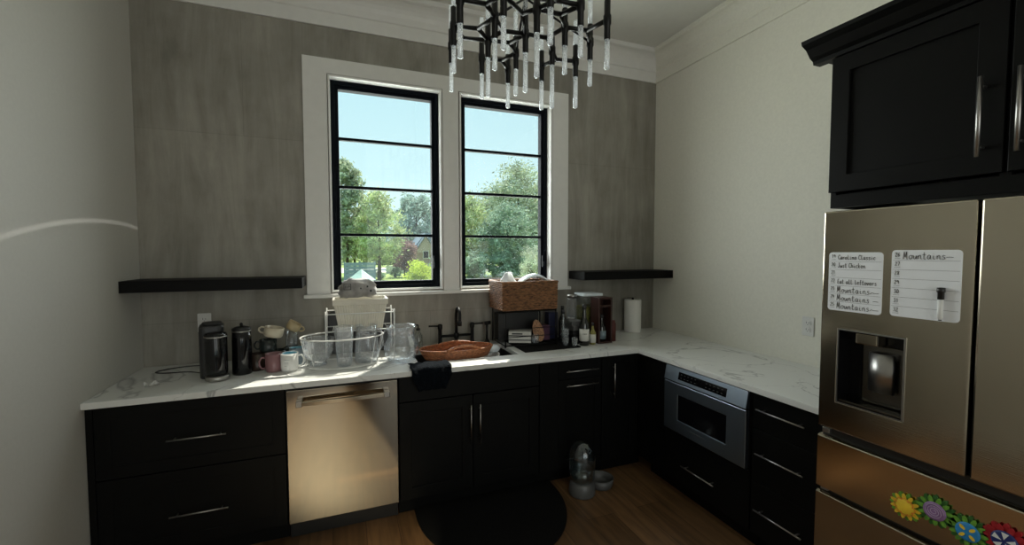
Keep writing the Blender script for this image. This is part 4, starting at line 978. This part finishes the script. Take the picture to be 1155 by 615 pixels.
# fence
c = thing('garden_fence', 'grey wooden privacy fence behind the garden trees', 'fence', (2.15, 28.6, GZ))
for x in (-1.0, 0, 1.0): part('post', MB().box(x - .05, x + .05, -.05, .05, 0.001, 1.4), 'fence', c)
for k in range(5): part('board', MB().box(-1.05, 1.05, -.075, -.051, .12 + .245 * k, .35 + .245 * k), 'fence', c)
# patio umbrella
c = thing('patio_umbrella', 'pale teal folded-low patio umbrella in the garden', 'umbrella', (1.75, 14, GZ))
part('pole', MB().tube([(0, 0, .001), (0, 0, 1.38)], .02, 10), 'plate', c)
part('canopy', MB().lathe([(.52, .98), (.50, 1.0), (.22, 1.22), (.03, 1.38), (.00001, 1.39)], n=8, smooth=False), 'teal', c)
# low pale wall
solo('garden_wall', MB().box(-1.3, 1.3, -.2, .2, .001, .75), 'road', 'low pale stone wall on the lawn', 'wall', (6.2, 40, GZ))
# house
c = thing('neighbour_house', 'distant house with slate-blue gabled roof behind the yellow-green shrub', 'house', (11.2, 43, GZ))
part('wall', MB().box(-3.2, 3.2, 0, 5, .001, 2.35), 'brick', c)
part('roof', MB().prism([(-3.4, 2.351), (3.4, 2.351), (2.0, 4.1), (-2.0, 4.1)], -.3, 5.3, 'y'), 'roof', c)
for gx in (-2.1, .4):
    part('gable', MB().prism([(gx - 1.1, 2.0), (gx + 1.1, 2.0), (gx, 3.7)], -.9, .4, 'y'), 'brick', c)
    gr = MB(); 
    for s in (-1, 1): gr.prism([(gx, 3.75), (gx + s * 1.3, 1.85), (gx + s * 1.3, 2.0), (gx, 3.92)], -1.1, .5, 'y')
    part('gable_roof', gr, 'roof', c)
    w_ = part('window', MB().box(gx - .3, gx + .3, -.95, -.91, 1.4, 2.2), 'plate', c); part('pane', MB().box(gx - .25, gx + .25, -.97, -.951, 1.45, 2.15), 'blackglass', w_)

# ------------------------------------------------------------------ light
sc = bpy.context.scene
wd = bpy.data.worlds.new('sky'); sc.world = wd; wd.use_nodes = True; t = wd.node_tree
bg = t.nodes['Background']; tc = N(t, 'TexCoord'); sp = N(t, 'SeparateXYZ'); t.links.new(tc.outputs['Generated'], sp.inputs[0])
cr = N(t, 'ValToRGB'); e = cr.color_ramp.elements; e[0].position = 0; e[0].color = (.76, .93, .94, 1); e[1].position = .5; e[1].color = (.46, .74, .84, 1)
e.new(.1).color = (.70, .93, .95, 1)
t.links.new(sp.outputs['Z'], cr.inputs['Fac']); t.links.new(cr.outputs[0], bg.inputs['Color']); bg.inputs['Strength'].default_value = 1.12
def light(name, kind, loc, rot, energy, color=(1, 1, 1), **kw):
    l = bpy.data.lights.new(name, kind); l.energy = energy; l.color = color
    for k, v in kw.items(): setattr(l, k, v)
    o = bpy.data.objects.new(name, l); COL.objects.link(o); o.location = loc; o.rotation_euler = rot; return o
sd = Vector((-.36, -.50, -.92)).normalized()
light('sun', 'SUN', (20, 30, 40), sd.to_track_quat('-Z', 'Y').to_euler(), 10.5, (1, .90, .76), angle=.012)
# daylight from the open living side of the house, behind the photographer
light('living_room_daylight', 'AREA', (1.93, -6.4, 1.9), (PI / 2 + .1, 0, 0), 37, (1, .94, .86), shape='RECTANGLE', size=3.2, size_y=2.6)
light('window_daylight', 'AREA', (1.93, .26, 2.09), (-PI / 2, 0, 0), 64, (1, .985, .955), shape='RECTANGLE', size=1.75, size_y=1.5)

# spot lamp added behind the photographer for the golden floor glow the steel reflects
src = Vector((.7, -6.2, 3.3)); dst = Vector((1.25, -2.45, 0))
light('floor_glow_spot', 'SPOT', src, (dst - src).to_track_quat('-Z', 'Y').to_euler(), 1250, (1, .86, .56), spot_size=.40, spot_blend=.5, shadow_soft_size=.03)
# thin curved sun glint thrown on the left wall, shaped inside the lamp like a gobo
gl = light('sun_glint', 'SPOT', (1.9, -.9, 1.9), Vector((-1, 0, -.08)).to_track_quat('-Z', 'Y').to_euler(), 26, (1, .97, .90), spot_size=1.35, spot_blend=.25, shadow_soft_size=.0)
L_ = gl.data; L_.use_nodes = True; t = L_.node_tree; em = [n for n in t.nodes if n.type == 'EMISSION'][0]
def mth(op, a, b=None, c=None):
    n = N(t, 'Math', operation=op)
    for i, v in enumerate((a, b, c)):
        if v is None: continue
        if isinstance(v, (int, float)): n.inputs[i].default_value = v
        else: t.links.new(v, n.inputs[i])
    return n.outputs[0]
ge = N(t, 'NewGeometry'); sx = N(t, 'SeparateXYZ'); t.links.new(ge.outputs['Incoming'], sx.inputs[0])
Yn = mth('MULTIPLY', mth('DIVIDE', sx.outputs['Y'], sx.outputs['X']), -1.9); Zn = mth('MULTIPLY', mth('DIVIDE', sx.outputs['Z'], sx.outputs['X']), -1.9)
q_ = mth('SUBTRACT', Yn, .57); er = mth('ABSOLUTE', mth('ADD', mth('ADD', Zn, .111), mth('MULTIPLY', mth('MULTIPLY', q_, q_), .17)))
mk = N(t, 'MapRange'); mk.interpolation_type = 'SMOOTHSTEP'; mk.inputs['From Min'].default_value = .003; mk.inputs['From Max'].default_value = .019
mk.inputs['To Min'].default_value = 1; mk.inputs['To Max'].default_value = 0; t.links.new(er, mk.inputs['Value'])
t.links.new(mth('MULTIPLY', mk.outputs[0], mth('LESS_THAN', Yn, .898)), em.inputs['Strength'])
GROUPS = {'coffee_mug': 'mugs piled on the counter', 'tea_cup': 'tea cups on top of the mug pile', 'floating_shelf': 'floating shelves beside the windows', 'whiteboard': 'meal boards on the refrigerator',
          'flower_magnet': 'felt flower magnets on the refrigerator drawer', 'leafy_tree': GT, 'hedge_shrub': 'low garden shrubs', 'distant_tree': 'distant tree masses', 'wall_outlet': 'wall outlets',
          'shot_glass': 'small glasses beside the wine bottle', 'spice_jar': 'stacked glass jars', 'glass_pitcher': 'glass pitchers in the dish area', 'storage_tin': 'tins around the black stand', 'tea_box': 'boxes on the black stand',
          'oil_bottle': 'oil bottles right of the wicker basket', 'drawer_cabinet': 'base cabinets with drawers'}
for o in list(COL.objects):
    k_ = o.name.split('.')[0]
    if o.parent is None and k_ in GROUPS and 'group' not in o: o['group'] = GROUPS[k_]

# ------------------------------------------------------------------ camera
yaw, pitch, roll = .3702, -.0465, -.0009
f = Vector((math.sin(yaw) * math.cos(pitch), math.cos(yaw) * math.cos(pitch), math.sin(pitch)))
r = Vector((math.cos(yaw), -math.sin(yaw), 0)); u = r.cross(f)
r2 = r * math.cos(roll) + u * math.sin(roll); u2 = -r * math.sin(roll) + u * math.cos(roll)
cam = bpy.data.cameras.new('camera'); co = bpy.data.objects.new('camera', cam); COL.objects.link(co)
mw = Matrix((r2, u2, -f)).transposed().to_4x4(); mw.translation = (1.1691, -3.2765, 1.6227); co.matrix_world = mw
cam.sensor_width = 36; cam.lens = 36 * 486.3 / 1155; cam.clip_start = .05; cam.clip_end = 400
sc.camera = co
sc.view_settings.view_transform = 'Standard'
sc.view_settings.exposure = 0
